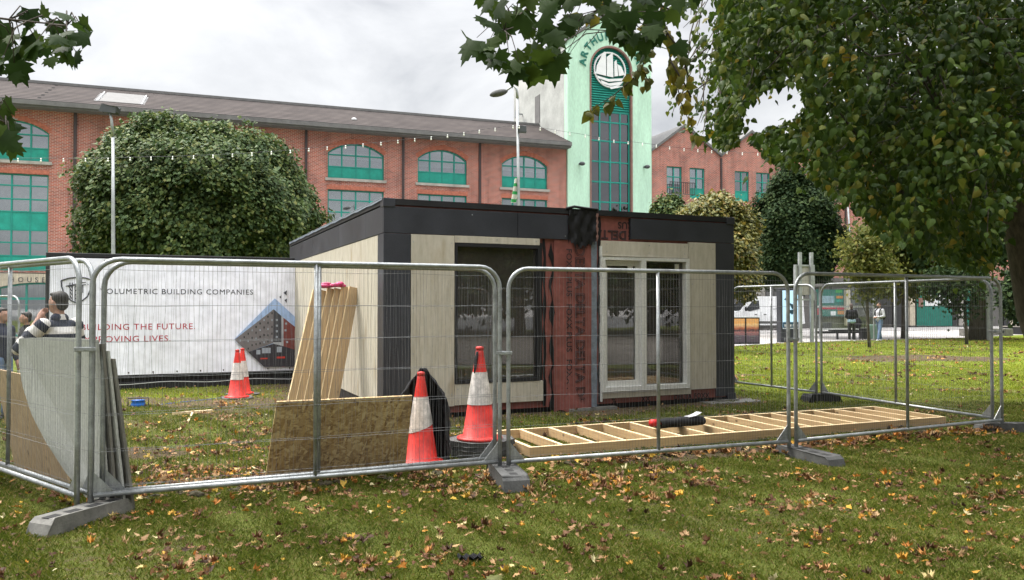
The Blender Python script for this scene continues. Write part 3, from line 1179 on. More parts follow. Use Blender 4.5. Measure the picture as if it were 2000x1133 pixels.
vx = [FP.uv(x, 350)[0] for x in (1172.5, 1193, 1212.5)]
zz = [FP.uv(1192, y)[1] for y in (239, 276, 316.5, 356, 395, 430, 470)]
mb.poly(rect(x0i, 1.1, x1i, 14.6), .08, .2, [rect(x0i + .1, 1.2, x1i - .1, 14.5)])
for x in vx:
    mb.box(x - .045, .07, 1.2, x + .045, .19, 14.5)
for z in zz + [6.0, 4.0, 2.6]:
    mb.box(x0i + .1, .075, z - .045, x1i - .1, .185, z + .045)
cw = mb.build('curtain_wall', M['teal'], tower)
MB().box(x0i + .05, .13, 1.15, x1i - .05, .136, 14.55).build('pane', M['tower_glass'], cw)
mb = MB()
mb.box(TL + .3, 3.0, 0, TR - .3, 3.1, 18)
for z in (3.4, 6.4, 9.4, 12.4, 14.8):
    mb.box(TL + .3, .42, z - .1, TR - .3, 3.0, z)
mb.build('interior', M['room_dark'], tower)
ecx, ecz = FP.uv(1191, 137)
er = 1.15
mb = MB()
mb.tube([(ecx + er * math.cos(2 * math.pi * k / 40), -.02, ecz + er * math.sin(2 * math.pi * k / 40)) for k in range(41)], .06, 6, False)
E_ = lambda pts: mb.poly([(ecx + x * er, ecz + y * er) for x, y in pts], -.08, -.03)
E_([(-.92, -.30), (-.86, .15), (-.62, .62), (-.50, .92), (-.36, 1.02), (-.28, 1.0), (-.27, -.38)])
E_([(-.22, -.38), (-.22, .72), (.16, 1.04), (.20, -.42)])
E_([(.27, -.36), (.27, .50), (.40, .62), (.52, -.30)])
E_([(.58, -.30), (.46, .38), (.72, .26), (.94, -.20)])
E_([(-.84, -.42), (-.1, -.55), (.90, -.40), (.88, -.54), (-.1, -.70), (-.78, -.56)])
E_([(-.62, -.66), (-.1, -.80), (.70, -.62), (.58, -.82), (0, -.94), (-.52, -.84)])
E_([(-.05, -1.02), (.95, -.84), (.55, -.98), (.05, -1.12)])
E_([(-1.1, -.30), (-.92, -.22), (-.92, -.34)])
mb.build('ship_emblem', M['white'], tower)
mb, mbs = MB(), MB()  # second set is the letters' cast shadow, built as offset dark copies
lx, lz = FP.uv(1192, 134)
for k, ch in enumerate('ARTHURS QUAY'):
    if ch == ' ':
        mb.build('lettering', M['dark_green'], tower)
        mbs.build('lettering_shadow', M['dark_green'], tower)
        mb, mbs = MB(), MB()
        continue
    a = R(180 - 5 - k * 170 / 11.0)
    rr = 2.17
    t_ = a - math.pi / 2
    put_text(mb, ch, .68, lambda x, y, h, a=a, t_=t_: (lx + rr * math.cos(a) + x * math.cos(t_) - (y - .27) * math.sin(t_), -.20, lz + rr * math.sin(a) + x * math.sin(t_) + (y - .27) * math.cos(t_)), 1, .012, center=True)
    put_text(mbs, ch, .68, lambda x, y, h, a=a, t_=t_: (lx + .05 + rr * math.cos(a) + x * math.cos(t_) - (y - .27) * math.sin(t_), -.125, lz - .03 + rr * math.sin(a) + x * math.sin(t_) + (y - .27) * math.cos(t_)), 1, .012, center=True)
mb.build('lettering', M['dark_green'], tower)
mbs.build('lettering_shadow', M['dark_green'], tower)
for px, py in ((1130, 321), (1256, 327)):
    u, z = FP.uv(px, py)
    MB().box(u - .05, -.5, z - .05, u + .05, -.1, z + .05).ell((u, -.55, z - .05), (.2, .2, .13), 10, 6).build('floodlight', M['lamp_dark'], tower)
u = TL
mb = MB().box(TL - .03, 4.6, 14.6, TL + .01, 5.5, 16.6)
mb.build('side_louvre', M['fascia_grey'], tower)
for z in (15.0, 15.9):
    MB().box(TL - .5, 8.0, z, TL + .02, 8.1, z + .1).box(TL - .5, 7.7, z - .2, TL - .4, 8.4, z + .3).build('aerial_bracket', M['galv'], tower)

# ---- the gabled brick building to the right
gab = thing('gabled_building', 'red brick building with a row of pointed gables, right of the mint tower', 'building', (*FO, 0), FA)
val = [6.33, 11.88, 17.4, 22.9, 28.4, 33.9, 39.4, 44.9]
prof = []
for a, b in zip(val[:-1], val[1:]):
    prof += [(a, 12.15), ((a + b) / 2 - .2, 14.0)]
prof.append((val[-1], 12.15))
gw = []
for k, (a, b) in enumerate(zip(val[:-1], val[1:])):
    for q in (.21, .54):
        x = a + (b - a) * q
        gw.append(rect(x, 9.05, x + 1.2, 11.2))
        gw.append(rect(x, 5.2, x + 1.2, 7.6))
mb = MB()
mb.poly([(val[0], 3.7), (val[-1], 3.7)] + prof[::-1], 0, .28, gw, back=False)
mb.box(val[0], 8.8, 0, val[-1], 9, 12.1)
mb.build('wall', M['brick'], gab)
mb = MB()
for a, b in zip(val[:-1], val[1:]):
    pk = (a + b) / 2 - .2
    mb.poly([(a - .05, 12.1), (pk, 14.0), (pk, 14.2), (a - .05, 12.3)], -.15, 9)
    mb.poly([(b + .05, 12.1), (pk, 14.0), (pk, 14.2), (b + .05, 12.3)], -.15, 9)
mb.build('roof', M['fascia_grey'], gab)
mb = MB()
for z in (4.0, 8.4, 12):
    mb.box(val[0] + .1, .3, z - .1, val[-1] - .1, 8.7, z)
mb.box(val[0] + .1, 4.0, 0, val[-1] - .1, 4.1, 12)
mb.build('interior', M['room_dark'], gab)
for k, h in enumerate(gw):
    x0, z0, x1, z1 = h[0][0], h[0][1], h[2][0], h[2][1]
    window(gab, h, (lambda x, z1=z1: z1), [(x0 + x1) / 2], [z0 + .72, z0 + 1.45], [] if k == 0 else [(z0 + .06, z0 + .7)], blind=.97, y=.12)
for u in val[1:-1]:
    MB().box(u - .06, -.1, 3.8, u + .06, -.005, 12.0).build('downpipe', M['dark_pipe'], gab)
mb = MB()                                               # the small balcony rail at the first tall window
for z in (9.25, 10.05):
    mb.box(7.5, -.42, z, 9.5, -.38, z + .04)
for k in range(14):
    mb.box(7.5 + .15 * k, -.415, 9.25, 7.53 + .15 * k, -.385, 10.05)
mb.box(7.5, -.42, 9.25, 7.54, 0, 9.3).box(9.46, -.42, 9.25, 9.5, 0, 9.3).build('balcony_rail', M['dark_pipe'], gab)
mb = MB().box(val[0], -.25, 3.35, val[-1], .2, 3.7)
mb.build('shop_canopy', M['shop_grey'], gab)
mb = MB().box(val[0], .1, -.05, val[-1], .25, 3.35)
mb.build('shop_wall', M['shop_grey'], gab)


def shop_rect(x0, y0, x1, y1, m, name, d=-.02, t=.04):
    a, b = FP.uv(x0, y1, d), FP.uv(x1, y0, d)
    return MB().box(a[0], d - t, max(.02, a[1]), b[0], d, b[1]).build(name, m, gab)


for x0, x1 in ((1424, 1443), (1445, 1459), (1461, 1494), (1496, 1510), (1512, 1560)):
    shop_rect(x0, 555, x1, 600, M['fascia_grey'] if x0 != 1461 else M['stone'], 'hoarding_panel')
mb = MB()
for i, y in enumerate((564, 569)):
    for x in range(1470, 1488, 5):
        a, b = FP.uv(x, y + 1.6, -.07), FP.uv(x + 4, y, -.07)
        mb.box(a[0], -.075, a[1], b[0], -.065, b[1])
mb.build('faint_print', M['shop_grey'], gab)
shop_rect(1592, 566, 1652, 597, M['shop_green'], 'shop_poster')
for x0, y0, x1, y1, m in ((1632, 566, 1645, 572, 'blue2'), (1601, 578, 1629, 592, 'pale_blue'), (1633, 578, 1646, 583, 'orange'), (1633, 585, 1646, 590, 'teal_panel'), (1592, 602, 1604, 615, 'ink_red'), (1605, 600, 1632, 604, 'ink_red'), (1634, 600, 1650, 605, 'ink_red'), (1622, 608, 1632, 616, 'white'), (1636, 607, 1648, 614, 'orange'), (1660, 566, 1740, 634, 'shop_dark')):
    mm = M.get(m) or mat(m, {'blue2': (.03, .30, .07), 'orange': (.50, .20, .03)}[m], .5)
    M[m] = mm
    shop_rect(x0, y0, x1, y1, mm, 'shop_poster' if x0 < 1655 else 'shop_window', -.065, .02)
shop_rect(1592, 599.5, 1652, 618, M['shop_green'], 'shop_poster')
shop_rect(1744, 563, 1764, 640, M['shop_dark'], 'shop_doorway')
shop_rect(1649, 566, 1657, 636, M['sand'], 'shop_pillar', -.1, .2)
shop_rect(1774, 560, 1783, 636, M['sand'], 'shop_pillar', -.1, .2)
shop_rect(1790, 560, 1858, 637, M['shop_green'], 'green_shopfront')
for x0, y0, x1, y1 in ((1807, 576, 1832, 597.5), (1834, 576, 1845, 596), (1847, 583, 1858, 597)):
    shop_rect(x0, y0, x1, y1, M['white'], 'poster', -.07, .02)
mb = MB()
for x, y in ((1810, 578), (1816, 578), (1822, 578), (1813, 586), (1819, 586), (1837, 578), (1837, 584), (1837, 590)):
    a, b = FP.uv(x, y + 6, -.1), FP.uv(x + 4.5, y, -.1)
    mb.box(a[0], -.105, a[1], b[0], -.095, b[1])
mb.build('poster_picture', M['shop_dark'], gab)
shop_rect(1794, 582, 1803, 599, M['brown_trim'], 'poster', -.07, .02)
for x0, x1, m in ((1860, 1866, 'shop_dark'), (1872, 1886, 'stone'), (1888, 1897, 'shop_green'), (1899, 1930, 'shop_dark'), (1960, 1970, 'shop_dark'), (1972, 1985, 'sand'), (1987, 2010, 'shop_green')):
    shop_rect(x0, 566, x1, 636, M[m], 'shop_bay')

# ------------------------------------------------------------------ the modular unit
BA = R(24.0)
BP = Plane((-1.79, 11.2), BA)
unit_ = thing('modular_unit', 'flat roofed modular building with charcoal and cream boards and a strip of bare red membrane', 'modular building', (-1.79, 11.2, 0), BA)
BW, BD, BT = 6.1, 8.7, 3.155
U = lambda px, py=600: BP.uv(px, py)[0]
WIN = (1.035, .50, 2.41, 2.555)
DOOR = (3.505, .275, 5.175, 2.42)
MB().poly(rect(0, .08, BW, 3.07), 0, .16, [rect(*WIN), rect(*DOOR)]).build('front_wall', M['membrane'], unit_)
mb = MB()
mb.box(0, .16, .08, .14, BD, 3.07).box(BW - .14, .16, .08, BW, BD, 3.07).box(.14, BD - .14, .08, BW - .14, BD, 3.07)
mb.build('side_wall', M['black'], unit_)
MB().box(.14, .16, .10, BW - .14, BD - .14, .27).build('floor', M['wood_z'], unit_)
MB().box(.14, .16, 2.72, BW - .14, BD - .14, 2.80).box(.14, 2.4, .27, BW - .14, 2.5, 2.72).build('inner_lining', M['room_dark'], unit_)
mb = MB()
mb.box(-.04, -.045, 3.07, BW + .04, BD + .04, 3.155)
mb.build('roof', M['black'], unit_)
for x in (-.045, BW - .13):
    for z in (3.035, .02):
        MB().box(x, -.05, z, x + .175, .12, z + .125).build('corner_casting', M['char'], unit_, bevel=.006)
mb = MB()
pts = [(-.045, k * .3, 3.160 + .007 * rnd.random()) for k in range(30)]
mb.tube(pts, .010, 5)
for k in range(29):
    mb.add([(-.05, k * .3, 3.16), (-.05, k * .3 + .3, 3.16), (-.055, k * .3 + .3, 3.125 - .008 * math.sin(k * 2.1)), (-.055, k * .3, 3.125 - .008 * math.sin(k * 2.1 - 2.1))], [(0, 1, 2, 3)])
mb.build('roof_edge_film', M['tape'], unit_)


def boards(name, m, rs, y0=-.038, y1=-.002):
    for x0, z0, x1, z1 in rs:
        MB().box(x0, y0, z0, x1, y1, z1).build(name, m, unit_, bevel=.003)


boards('fascia_board', M['char'], [(-.036, 2.668, 2.035, 3.045), (2.042, 2.668, 2.905, 3.045), (4.05, 2.715, BW + .03, 3.05)])
boards('corner_board', M['char'], [(-.036, .20, .36, 2.660), (5.745, .10, BW + .03, 2.706)])
boards('cream_board', M['cream'], [(.367, .175, 1.024, 2.660), (1.03, 2.562, 2.41, 2.664), (1.03, .185, 2.465, .492),
                                   (3.495, 2.43, 5.168, 2.672), (5.178, .235, 5.738, 2.700), (3.52, .165, 5.215, .268)])
boards('black_strip', M['black'], [(2.414, .50, 2.462, 2.60), (2.41, .20, 2.53, .50)], -.012)
mb = MB()                                                 # film torn and hanging over the joint
nx, nz = 22, 14
V, Fc = [], []
for i in range(nx + 1):
    x = 2.895 + .50 * i / nx
    low = 2.56 + .10 * abs(math.sin(i * 1.9)) + .05 * rnd.random() - .10 * math.sin(math.pi * i / nx)
    for j in range(nz + 1):
        z = 3.14 + (low - 3.14) * j / nz
        V.append((x + .012 * math.sin(j + i), -.052 - .010 * math.sin(i * .8 + j * .3) - .012 * math.sin(j * .9) * math.sin(i * .7), z))
Fc = [(i * (nz + 1) + j, (i + 1) * (nz + 1) + j, (i + 1) * (nz + 1) + j + 1, i * (nz + 1) + j + 1) for i in range(nx) for j in range(nz)]
link_mesh('hanging_film', V, Fc, M['black_film'], unit_, True)
mb = MB()
mb.tube([(2.86, -.05, 3.15), (3.0, -.06, 3.185), (3.2, -.07, 3.165), (3.42, -.05, 3.16)], .022, 6)
mb.build('film_edge', M['black_film'], unit_, True)


def wavy(name, m, x, z0, z1, wd, y=-.012, amp=.012, steps=26):
    V, Fc = [], []
    for k in range(steps + 1):
        z = z0 + (z1 - z0) * k / steps
        a = amp * (math.sin(k * 1.3 + x * 9) + .8 * (rnd.random() - .5))
        b = amp * (math.sin(k * .9 + x * 5) + .8 * (rnd.random() - .5))
        V += [(x + a, y, z), (x + wd + b, y, z)]
        if k:
            n = len(V)
            Fc.append((n - 4, n - 3, n - 1, n - 2))
    return link_mesh(name, V, Fc, m, unit_)


wavy('sealing_tape', M['black_film'], 2.475, .10, 2.66, .045)
wavy('sealing_tape', M['black_film'], 2.60, .05, 2.62, .05, -.016, .03)
wavy('sealing_tape', M['tape'], 3.325, .03, 2.66, .105, -.010, .003)
wavy('sealing_tape', M['black_film'], 3.445, .10, 3.05, .05, -.012)
wavy('sealing_tape', M['black_film'], 4.02, 2.70, 3.05, .03, -.012, .005)
wavy('sealing_tape', M['brown_trim'], 3.395, 2.66, 3.10, .03, -.06, .008)
V, Fc = [], []                                            # a loose sheet of membrane over the joint, bowed out at its foot
for i in range(15):
    for j in range(19):
        x, z = 2.66 + .66 * i / 14, .0 + 2.66 * j / 18
        V.append((x, -.02 - .05 * math.exp(-j * .35) * math.sin(math.pi * i / 14) - .008 * math.sin(i * 1.1 + j * .4), z + .03 * math.sin(i * .8) * (j < 1)))
Fc = [(i * 19 + j, (i + 1) * 19 + j, (i + 1) * 19 + j + 1, i * 19 + j + 1) for i in range(14) for j in range(18)]
link_mesh('loose_membrane', V, Fc, M['membrane'], unit_, True)
mb = MB()
put_text(mb, 'DELTA DELTA DELTA DELTA', .235, lambda x, y, h: (3.03 + y, -.040 - h, 2.56 - x), 1, 0, .0055, width=2.86)
mb.v = [v for v in mb.v]
mb.build('membrane_print', M['print_black'], unit_)
mb = MB()
for k in range(3):
    mb = MB()
    put_text(mb, 'FOXX PLUS', .135, lambda x, y, h, k=k: (2.87 + y, -.040, 2.52 - .86 * k - x), 1.05, .002, width=.74)
    if k < 2:
        mb.build('membrane_print', M['print_black'], unit_)
mb.build('membrane_print', M['print_black'], unit_)
mb = MB()
put_text(mb, 'FOXX PLUS', .15, lambda x, y, h: (4.62 - x, -.004, 2.985 - y), 1.05, .005)
mb.build('membrane_print', M['print_black'], unit_)
mb = MB()
put_text(mb, 'DELTA', .20, lambda x, y, h: (3.98 - x, -.004 - h, 2.84 - y), 1, 0, .007)
mb.build('membrane_print', M['print_black'], unit_)
for x, s in ((2.66, 'XX'), (3.7, '%'), (4.25, 'XX'), (4.9, 'DELTA'), (5.3, 'FOXX')):
    mb = MB()
    put_text(mb, s, .12, lambda a, b, h, x=x: (x + a, -.004, .05 + .03 + b), 1, .003)
    mb.build('membrane_print', M['print_black'], unit_)
# window
x0, z0, x1, z1 = WIN
mb = MB()
mb.poly(rect(x0 - .002, z0 - .002, x1 + .002, z1 + .002), -.046, .12, [rect(x0 + .035, z0 + .045, x1 - .035, z1 - .045)])
wf = mb.build('window', M['black'], unit_)
MB().box(x0 + .03, .04, z0 + .03, x1 - .03, .06, z1 - .03).build('pane', M['unit_glass'], wf)
# sliding doors
x0, z0, x1, z1 = DOOR
mx_ = U(1254)
mb = MB()
mb.poly(rect(x0, z0, x1, z1), -.065, .12, [rect(x0 + .055, z0 + .07, mx_ - .05, z1 - .055), rect(mx_ + .045, z0 + .07, x1 - .06, z1 - .055)])
df = mb.build('patio_door', M['upvc'], unit_, bevel=.004)
mb = MB()
mb.poly(rect(x0 + .06, z0 + .075, mx_ - .055, z1 - .06), .0, .06, [rect(x0 + .12, z0 + .16, mx_ - .125, z1 - .14)])
sash = mb.build('sliding_sash', M['upvc'], df, bevel=.004)
MB().box(x0 + .11, .025, z0 + .15, mx_ - .115, .04, z1 - .13).build('pane', M['unit_glass'], df)
MB().box(mx_ + .04, .05, z0 + .06, x1 - .05, .065, z1 - .05).build('pane', M['unit_glass'], df)
a, b = BP.uv(1227, 533), BP.uv(1237, 513)
mb = MB().box(a[0], .018, a[1], b[0], .022, b[1])
a, b = BP.uv(1321, 530), BP.uv(1329, 516)
mb.box(a[0], .042, a[1], b[0], .047, b[1]).build('pane_sticker', M['white'], df)
mb = MB()
for k in range(16):                                       # ragged white foam down the left of the frame
    z = .12 + 2.3 * k / 15
    mb.box(x0 - .035 + .012 * rnd.random(), -.05, z, x0 + .0, -.01, z + .165)
mb.build('foam_bead', M['upvc'], unit_)
mb = MB()
for x, zs_ in ((.40, (.35, .95, 1.6, 2.2, 2.55)), (.98, (.35, .95, 1.6, 2.2, 2.55)), (1.08, (2.62, .25, .42)), (1.7, (2.62, .25)), (2.35, (2.62, .25, .42)), (3.6, (2.5, 2.62)), (4.4, (2.5, 2.62)), (5.1, (2.5, 2.62)), (5.25, (.4, 1.2, 2.0, 2.6)), (5.68, (.4, 1.2, 2.0, 2.6)), (1.3, (2.98,)), (2.85, (2.72,))):
    for z in zs_:
        mb.box(x - .008, -.042, z - .008, x + .008, -.038, z + .008)
mb.build('screw_heads', M['galv'], unit_)
# left side, facing the banner
V_ = MB
for y0, y1 in ((-.0, 1.0), (1.006, 3.0), (3.006, 5.6), (5.606, 8.72)):
    MB().box(-.038, y0, 2.668, -.002, y1, 3.045).build('fascia_board', M['char'], unit_, bevel=.003)
MB().box(-.034, .002, .20, -.002, .30, 2.660).build('corner_board', M['char'], unit_, bevel=.003)
y = .306
while y < 8.6:
    y1 = min(y + .60, 8.66)
    MB().box(-.03, y, .21, -.002, y1 - .006, 2.660).build('cream_board', M['cream'], unit_, bevel=.002)
    y += .60
MB().box(-.012, .0, -.19, .10, BD, .20).build('skirt', M['black'], unit_)
MB().box(.3, .06, -.04, 5.8, .10, .085).build('skirt', M['black'], unit_)  # black strip in the gap under the front, standing in for its shadow
mb = MB()
for x in (.2, 2.9, 3.3, 5.75):
    mb.box(x, -.08, -.05, x + .45, .5, .04)
mb.build('support_pad', M['concrete'], unit_)
MB().box(5.45, -.30, -.03, 6.55, .1, .015).build('support_pad', M['concrete'], unit_)


def inside(name, mb, m, label, cat, x, y, z, rz=0.0, smooth=False):
    p = Vector((-1.79, 11.2, 0)) + Vector((math.cos(BA), math.sin(BA), 0)) * x + Vector((-math.sin(BA), math.cos(BA), 0)) * y
    o = mb.build(name, m, None, smooth)
    o.location = (p.x, p.y, z)
    o.rotation_euler = (0, 0, BA + rz)
    return tag(o, label, cat)


inside('insulation_board', MB().box(0, 0, 0, .95, .45, .40), M['blind'], 'pale board pack lying inside the big window', 'board pack', 1.08, .30, .275)
mb = MB().lathe([(.075, 0), (.075, .45), (.05, .45), (.05, 0), (.075, 0)], 16, caps=False)
o = inside('paper_roll', mb, M['white'], 'white paper roll on the board pack inside the big window', 'roll', 1.12, .42, .752, 0, True)
o.rotation_euler = (R(90), 0, BA + R(70))
inside('plastic_bucket', MB().lathe([(.11, 0), (.13, .3), (.12, .3), (.10, .02)], 18, caps=False), M['white'], 'white bucket inside the big window near its right edge', 'bucket', 2.25, .42, .275, 0, True)
mb = MB().lathe([(.14, 0), (.13, .02), (.03, .42)], 16)
inside('red_cone', mb, M['cone_red'], 'small red cone inside the big window beside the white bucket', 'cone', 2.05, .5, .275, 0, True)
inside('blue_crate', MB().box(0, 0, 0, .55, .35, .30).box(.05, .05, .3, .5, .3, .34), M['denim_dk'], 'dark blue crate inside the big window behind the board pack', 'crate', 1.55, .85, .275)

# ------------------------------------------------------------------ the banner on its container
cl, cr = Vector((-9.69, 16.5)), Vector((-5.19, 18.4))
CA = math.atan2(cr.y - cl.y, cr.x - cl.x)
CPn = Plane(cl, CA)
cz0 = -.17
cont = thing('banner_container', 'black steel container hung with a big white printed banner, left of the modular unit', 'container', (cl.x, cl.y, cz0), CA)
H_ = 2.92
mb = MB()
mb.box(0, .12, .12, 6.06, 2.4, H_ - .05)
mb.build('body', M['black'], cont)
mb = MB()
mb.box(-.01, 0, 0, 6.07, .12, .16).box(-.01, 0, H_ - .09, 6.07, .12, H_)
mb.box(-.01, 0, .16, .10, .12, H_ - .09).box(5.96, 0, .16, 6.07, .12, H_ - .09)
mb.box(-.01, 2.3, 0, .1, 2.42, H_).box(5.96, 2.3, 0, 6.07, 2.42, H_).box(-.01, .12, H_ - .09, .1, 2.3, H_).box(-.01, .12, 0, .1, 2.3, .16)
mb.build('steel_frame', M['black'], cont, bevel=.01)
b0, b1 = CPn.uv(98, 503), CPn.uv(195, 734)
bx0, bx1, bz1, bz0 = b0[0], 5.94, b0[1] - cz0, b1[1] - cz0
V, Fc = [], []
gx, gz_ = 110, 46


def wr(x, z):
    t, s_ = (x - bx0) / (bx1 - bx0), (z - bz0) / (bz1 - bz0)
    return -.025 - .010 * math.sin(x * 2.2 + z * 1.5) - .007 * math.sin(x * 5.7 - z * 3.1) * (1 - s_) - .010 * math.sin(x * 13.2 + 2.5 * z) * max(0, .18 - s_) * 4 - .008 * math.sin(x * 11 + 7 * z) * max(0, s_ - .82) * 5


for i in range(gx + 1):
    for j in range(gz_ + 1):
        x, z = bx0 + (bx1 - bx0) * i / gx, bz0 + (bz1 - bz0) * j / gz_
        V.append((x, wr(x, z), z))
Fc = [(i * (gz_ + 1) + j, (i + 1) * (gz_ + 1) + j, (i + 1) * (gz_ + 1) + j + 1, i * (gz_ + 1) + j + 1) for i in range(gx) for j in range(gz_)]
ban = link_mesh('banner', V, Fc, M['banner'], cont, True)
P_ = lambda px, py: (CPn.uv(px, py)[0], CPn.uv(px, py)[1] - cz0)
skin_ = lambda x, z, d=.004: (x, wr(x, z) - d, z)


def banner_line(s, px, py, size, m, wpx, bold=.01, track=1.0):
    x, z = P_(px, py)
    wd = P_(px + wpx, py)[0] - x
    mb = MB()
    put_text(mb, s, size, lambda a, b, h: skin_(x + a, z + b), track, bold, width=wd)
    mb.build('banner_lettering', m, ban)


banner_line('VOLUMETRIC BUILDING COMPANIES', 196, 574, .165, M['ink'], 298, 0, 1.15)
banner_line('BUILDING THE FUTURE.', 158, 645, .185, M['ink_red'], 223, 0, 1.1)
banner_line('IMPROVING LIVES.', 158, 669, .185, M['ink_red'], 175, 0, 1.1)
banner_line('O', 197, 698, .13, M['ink'], 9, .0)
mb = MB()
shp = [(119.8, 548), (135, 543.5), (152, 541.5), (167, 543), (179.5, 547), (178.5, 560), (171, 579), (160, 588), (151, 592.5), (139, 587), (126.5, 576), (121, 560), (119.8, 548)]
mb.tube([skin_(*P_(*p)) for p in shp], .014, 5)
for a, b in (((137, 552), (137, 585)), ((141.5, 552), (141.5, 587)), ((129, 559), (168, 551)), ((129, 559), (168, 556)), ((147, 560), (147, 590)), ((151.5, 556), (151.5, 591)), ((156, 560), (156, 588)), ((147, 560), (156, 556)), ((147, 568), (156, 565)), ((147, 576), (156, 574)), ((147, 583), (156, 582)), ((137, 556), (141.5, 563)), ((137, 563), (141.5, 570)), ((137, 570), (141.5, 577)), ((137, 577), (141.5, 585)), ((133, 558.5), (137, 562)), ((162, 556), (162, 572)), ((171, 555), (173, 556))):
    mb.tube([skin_(*P_(*a)), skin_(*P_(*b))], .008, 4)
mb.build('shield_logo', M['ink'], ban)


def pic(name, m, pts, d):
    mb = MB()
    q = [P_(*p) for p in pts]
    tri = tessellate_polygon([[Vector((x, z, 0)) for x, z in q]])
    mb.add([(x, -.058 - d, z) for x, z in q], [tuple(t) for t in tri])
    mb.build(name, m, ban)


PM = lambda n, c: mat(n, c, .55, 0, .05, 3, 10, 0)
pic('printed_picture', PM('print_sky', (.33, .45, .68)), [(457, 662.5), (536.3, 583), (590, 632), (590, 716), (515, 716)], .0)
pic('printed_picture', PM('print_facade', (.16, .145, .15)), [(457.6, 663.2), (534, 604), (533, 670), (484, 687.4)], .002)
pic('printed_picture', PM('print_side', (.05, .05, .06)), [(534, 604), (549, 617), (549, 668), (533, 670)], .002)
pic('printed_picture', PM('print_pale', (.36, .37, .40)), [(549, 617), (553, 620.5), (553, 676), (533, 671), (533, 668), (549, 668)], .003)
pic('printed_picture', PM('print_brick', (.17, .045, .04)), [(553, 620.5), (590, 650), (590, 690), (553, 676)], .002)
pic('printed_picture', PM('print_base', (.035, .032, .04)), [(484, 687.4), (533, 671), (553, 676), (590, 688), (590, 716), (515, 716)], .003)
mb = MB()
mb2 = MB()
for k in range(9):
    t = .10 + .86 * k / 8
    xt = 462 + 72 * t
    zt, zb_ = 666 - 62 * t, 668 + (9 if t < .3 else 3) - 0 * t + (20 * (1 - t) if t < .35 else 12 * (1 - t))
    rows = int(2 + 4 * t)
    for r_ in range(rows):
        yy = zt + 5 + (zb_ - zt - 6) * r_ / max(1, rows - 1) * .9
        a, b = P_(xt - 1.6, yy + 2.2), P_(xt + .8, yy - 1.6)
        (mb if (k + r_) % 3 else mb2).add([(a[0], -.063, a[1]), (b[0], -.063, a[1]), (b[0], -.063, b[1]), (a[0], -.063, b[1])], [(0, 1, 2, 3)])
for x, y in ((540, 625), (540, 636), (540, 647), (540, 658), (558, 632), (557, 645), (560, 668)):
    a, b = P_(x - 2, y + 2), P_(x + 2, y - 2)
    mb2.add([(a[0], -.063, a[1]), (b[0], -.063, a[1]), (b[0], -.063, b[1]), (a[0], -.063, b[1])], [(0, 1, 2, 3)])
for x0, y0, x1, y1 in ((500, 683, 508, 692), (511, 679, 528, 690), (540, 677, 550, 688)):
    a, b = P_(x0, y1), P_(x1, y0)
    mb2.add([(a[0], -.063, a[1]), (b[0], -.063, a[1]), (b[0], -.063, b[1]), (a[0], -.063, b[1])], [(0, 1, 2, 3)])
mb.build('printed_windows', M['black'], ban)
mb2.build('printed_windows', PM('print_pane', (.30, .33, .38)), ban)
mb = MB()
for x0, y0, x1, y1 in ((508, 698.5, 522, 701.5), (540, 696, 556, 700)):
    a, b = P_(x0, y1), P_(x1, y0)
    mb.add([(a[0], -.064, a[1]), (b[0], -.064, a[1]), (b[0], -.064, b[1]), (a[0], -.064, b[1])], [(0, 1, 2, 3)])
mb.build('printed_sign', PM('print_red', (.5, .04, .03)), ban)
mb = MB()
for a in (((545, 580), (549, 577), (548, 584)), ((553, 572), (560, 567), (559, 577)), ((555, 586), (560, 583), (559, 592))):
    q = [P_(*p) for p in a]
    mb.add([(x, -.06, z) for x, z in q], [(0, 1, 2)])
mb.build('printed_flags', M['ink'], ban)
mb = MB()
for k in range(13):
    x = bx0 + .06 + (bx1 - bx0 - .12) * k / 12
    for z in (bz1 - .05, bz0 + .05):
        mb.box(x - .014, wr(x, z) - .008, z - .014, x + .014, wr(x, z) - .003, z + .014)
        mb.tube([(x, wr(x, z) - .006, z), (x + .01, .0, z + (.10 if z > 1 else -.10))], .006, 4)
mb.build('eyelet_ties', M['print_black'], ban)
mb = MB()
for k in range(23):
    mb.add([(k * .25 + .15, -.03, .13 + .02 * math.sin(k * .9)), (k * .25 + .40, -.03, .13 + .02 * math.sin(k * .9 + .9)), (k * .25 + .40, -.03, .142 + .02 * math.sin(k * .9 + .9)), (k * .25 + .15, -.03, .142 + .02 * math.sin(k * .9))], [(0, 1, 2, 3)])
mb.build('tie_rope', M['white'], cont)

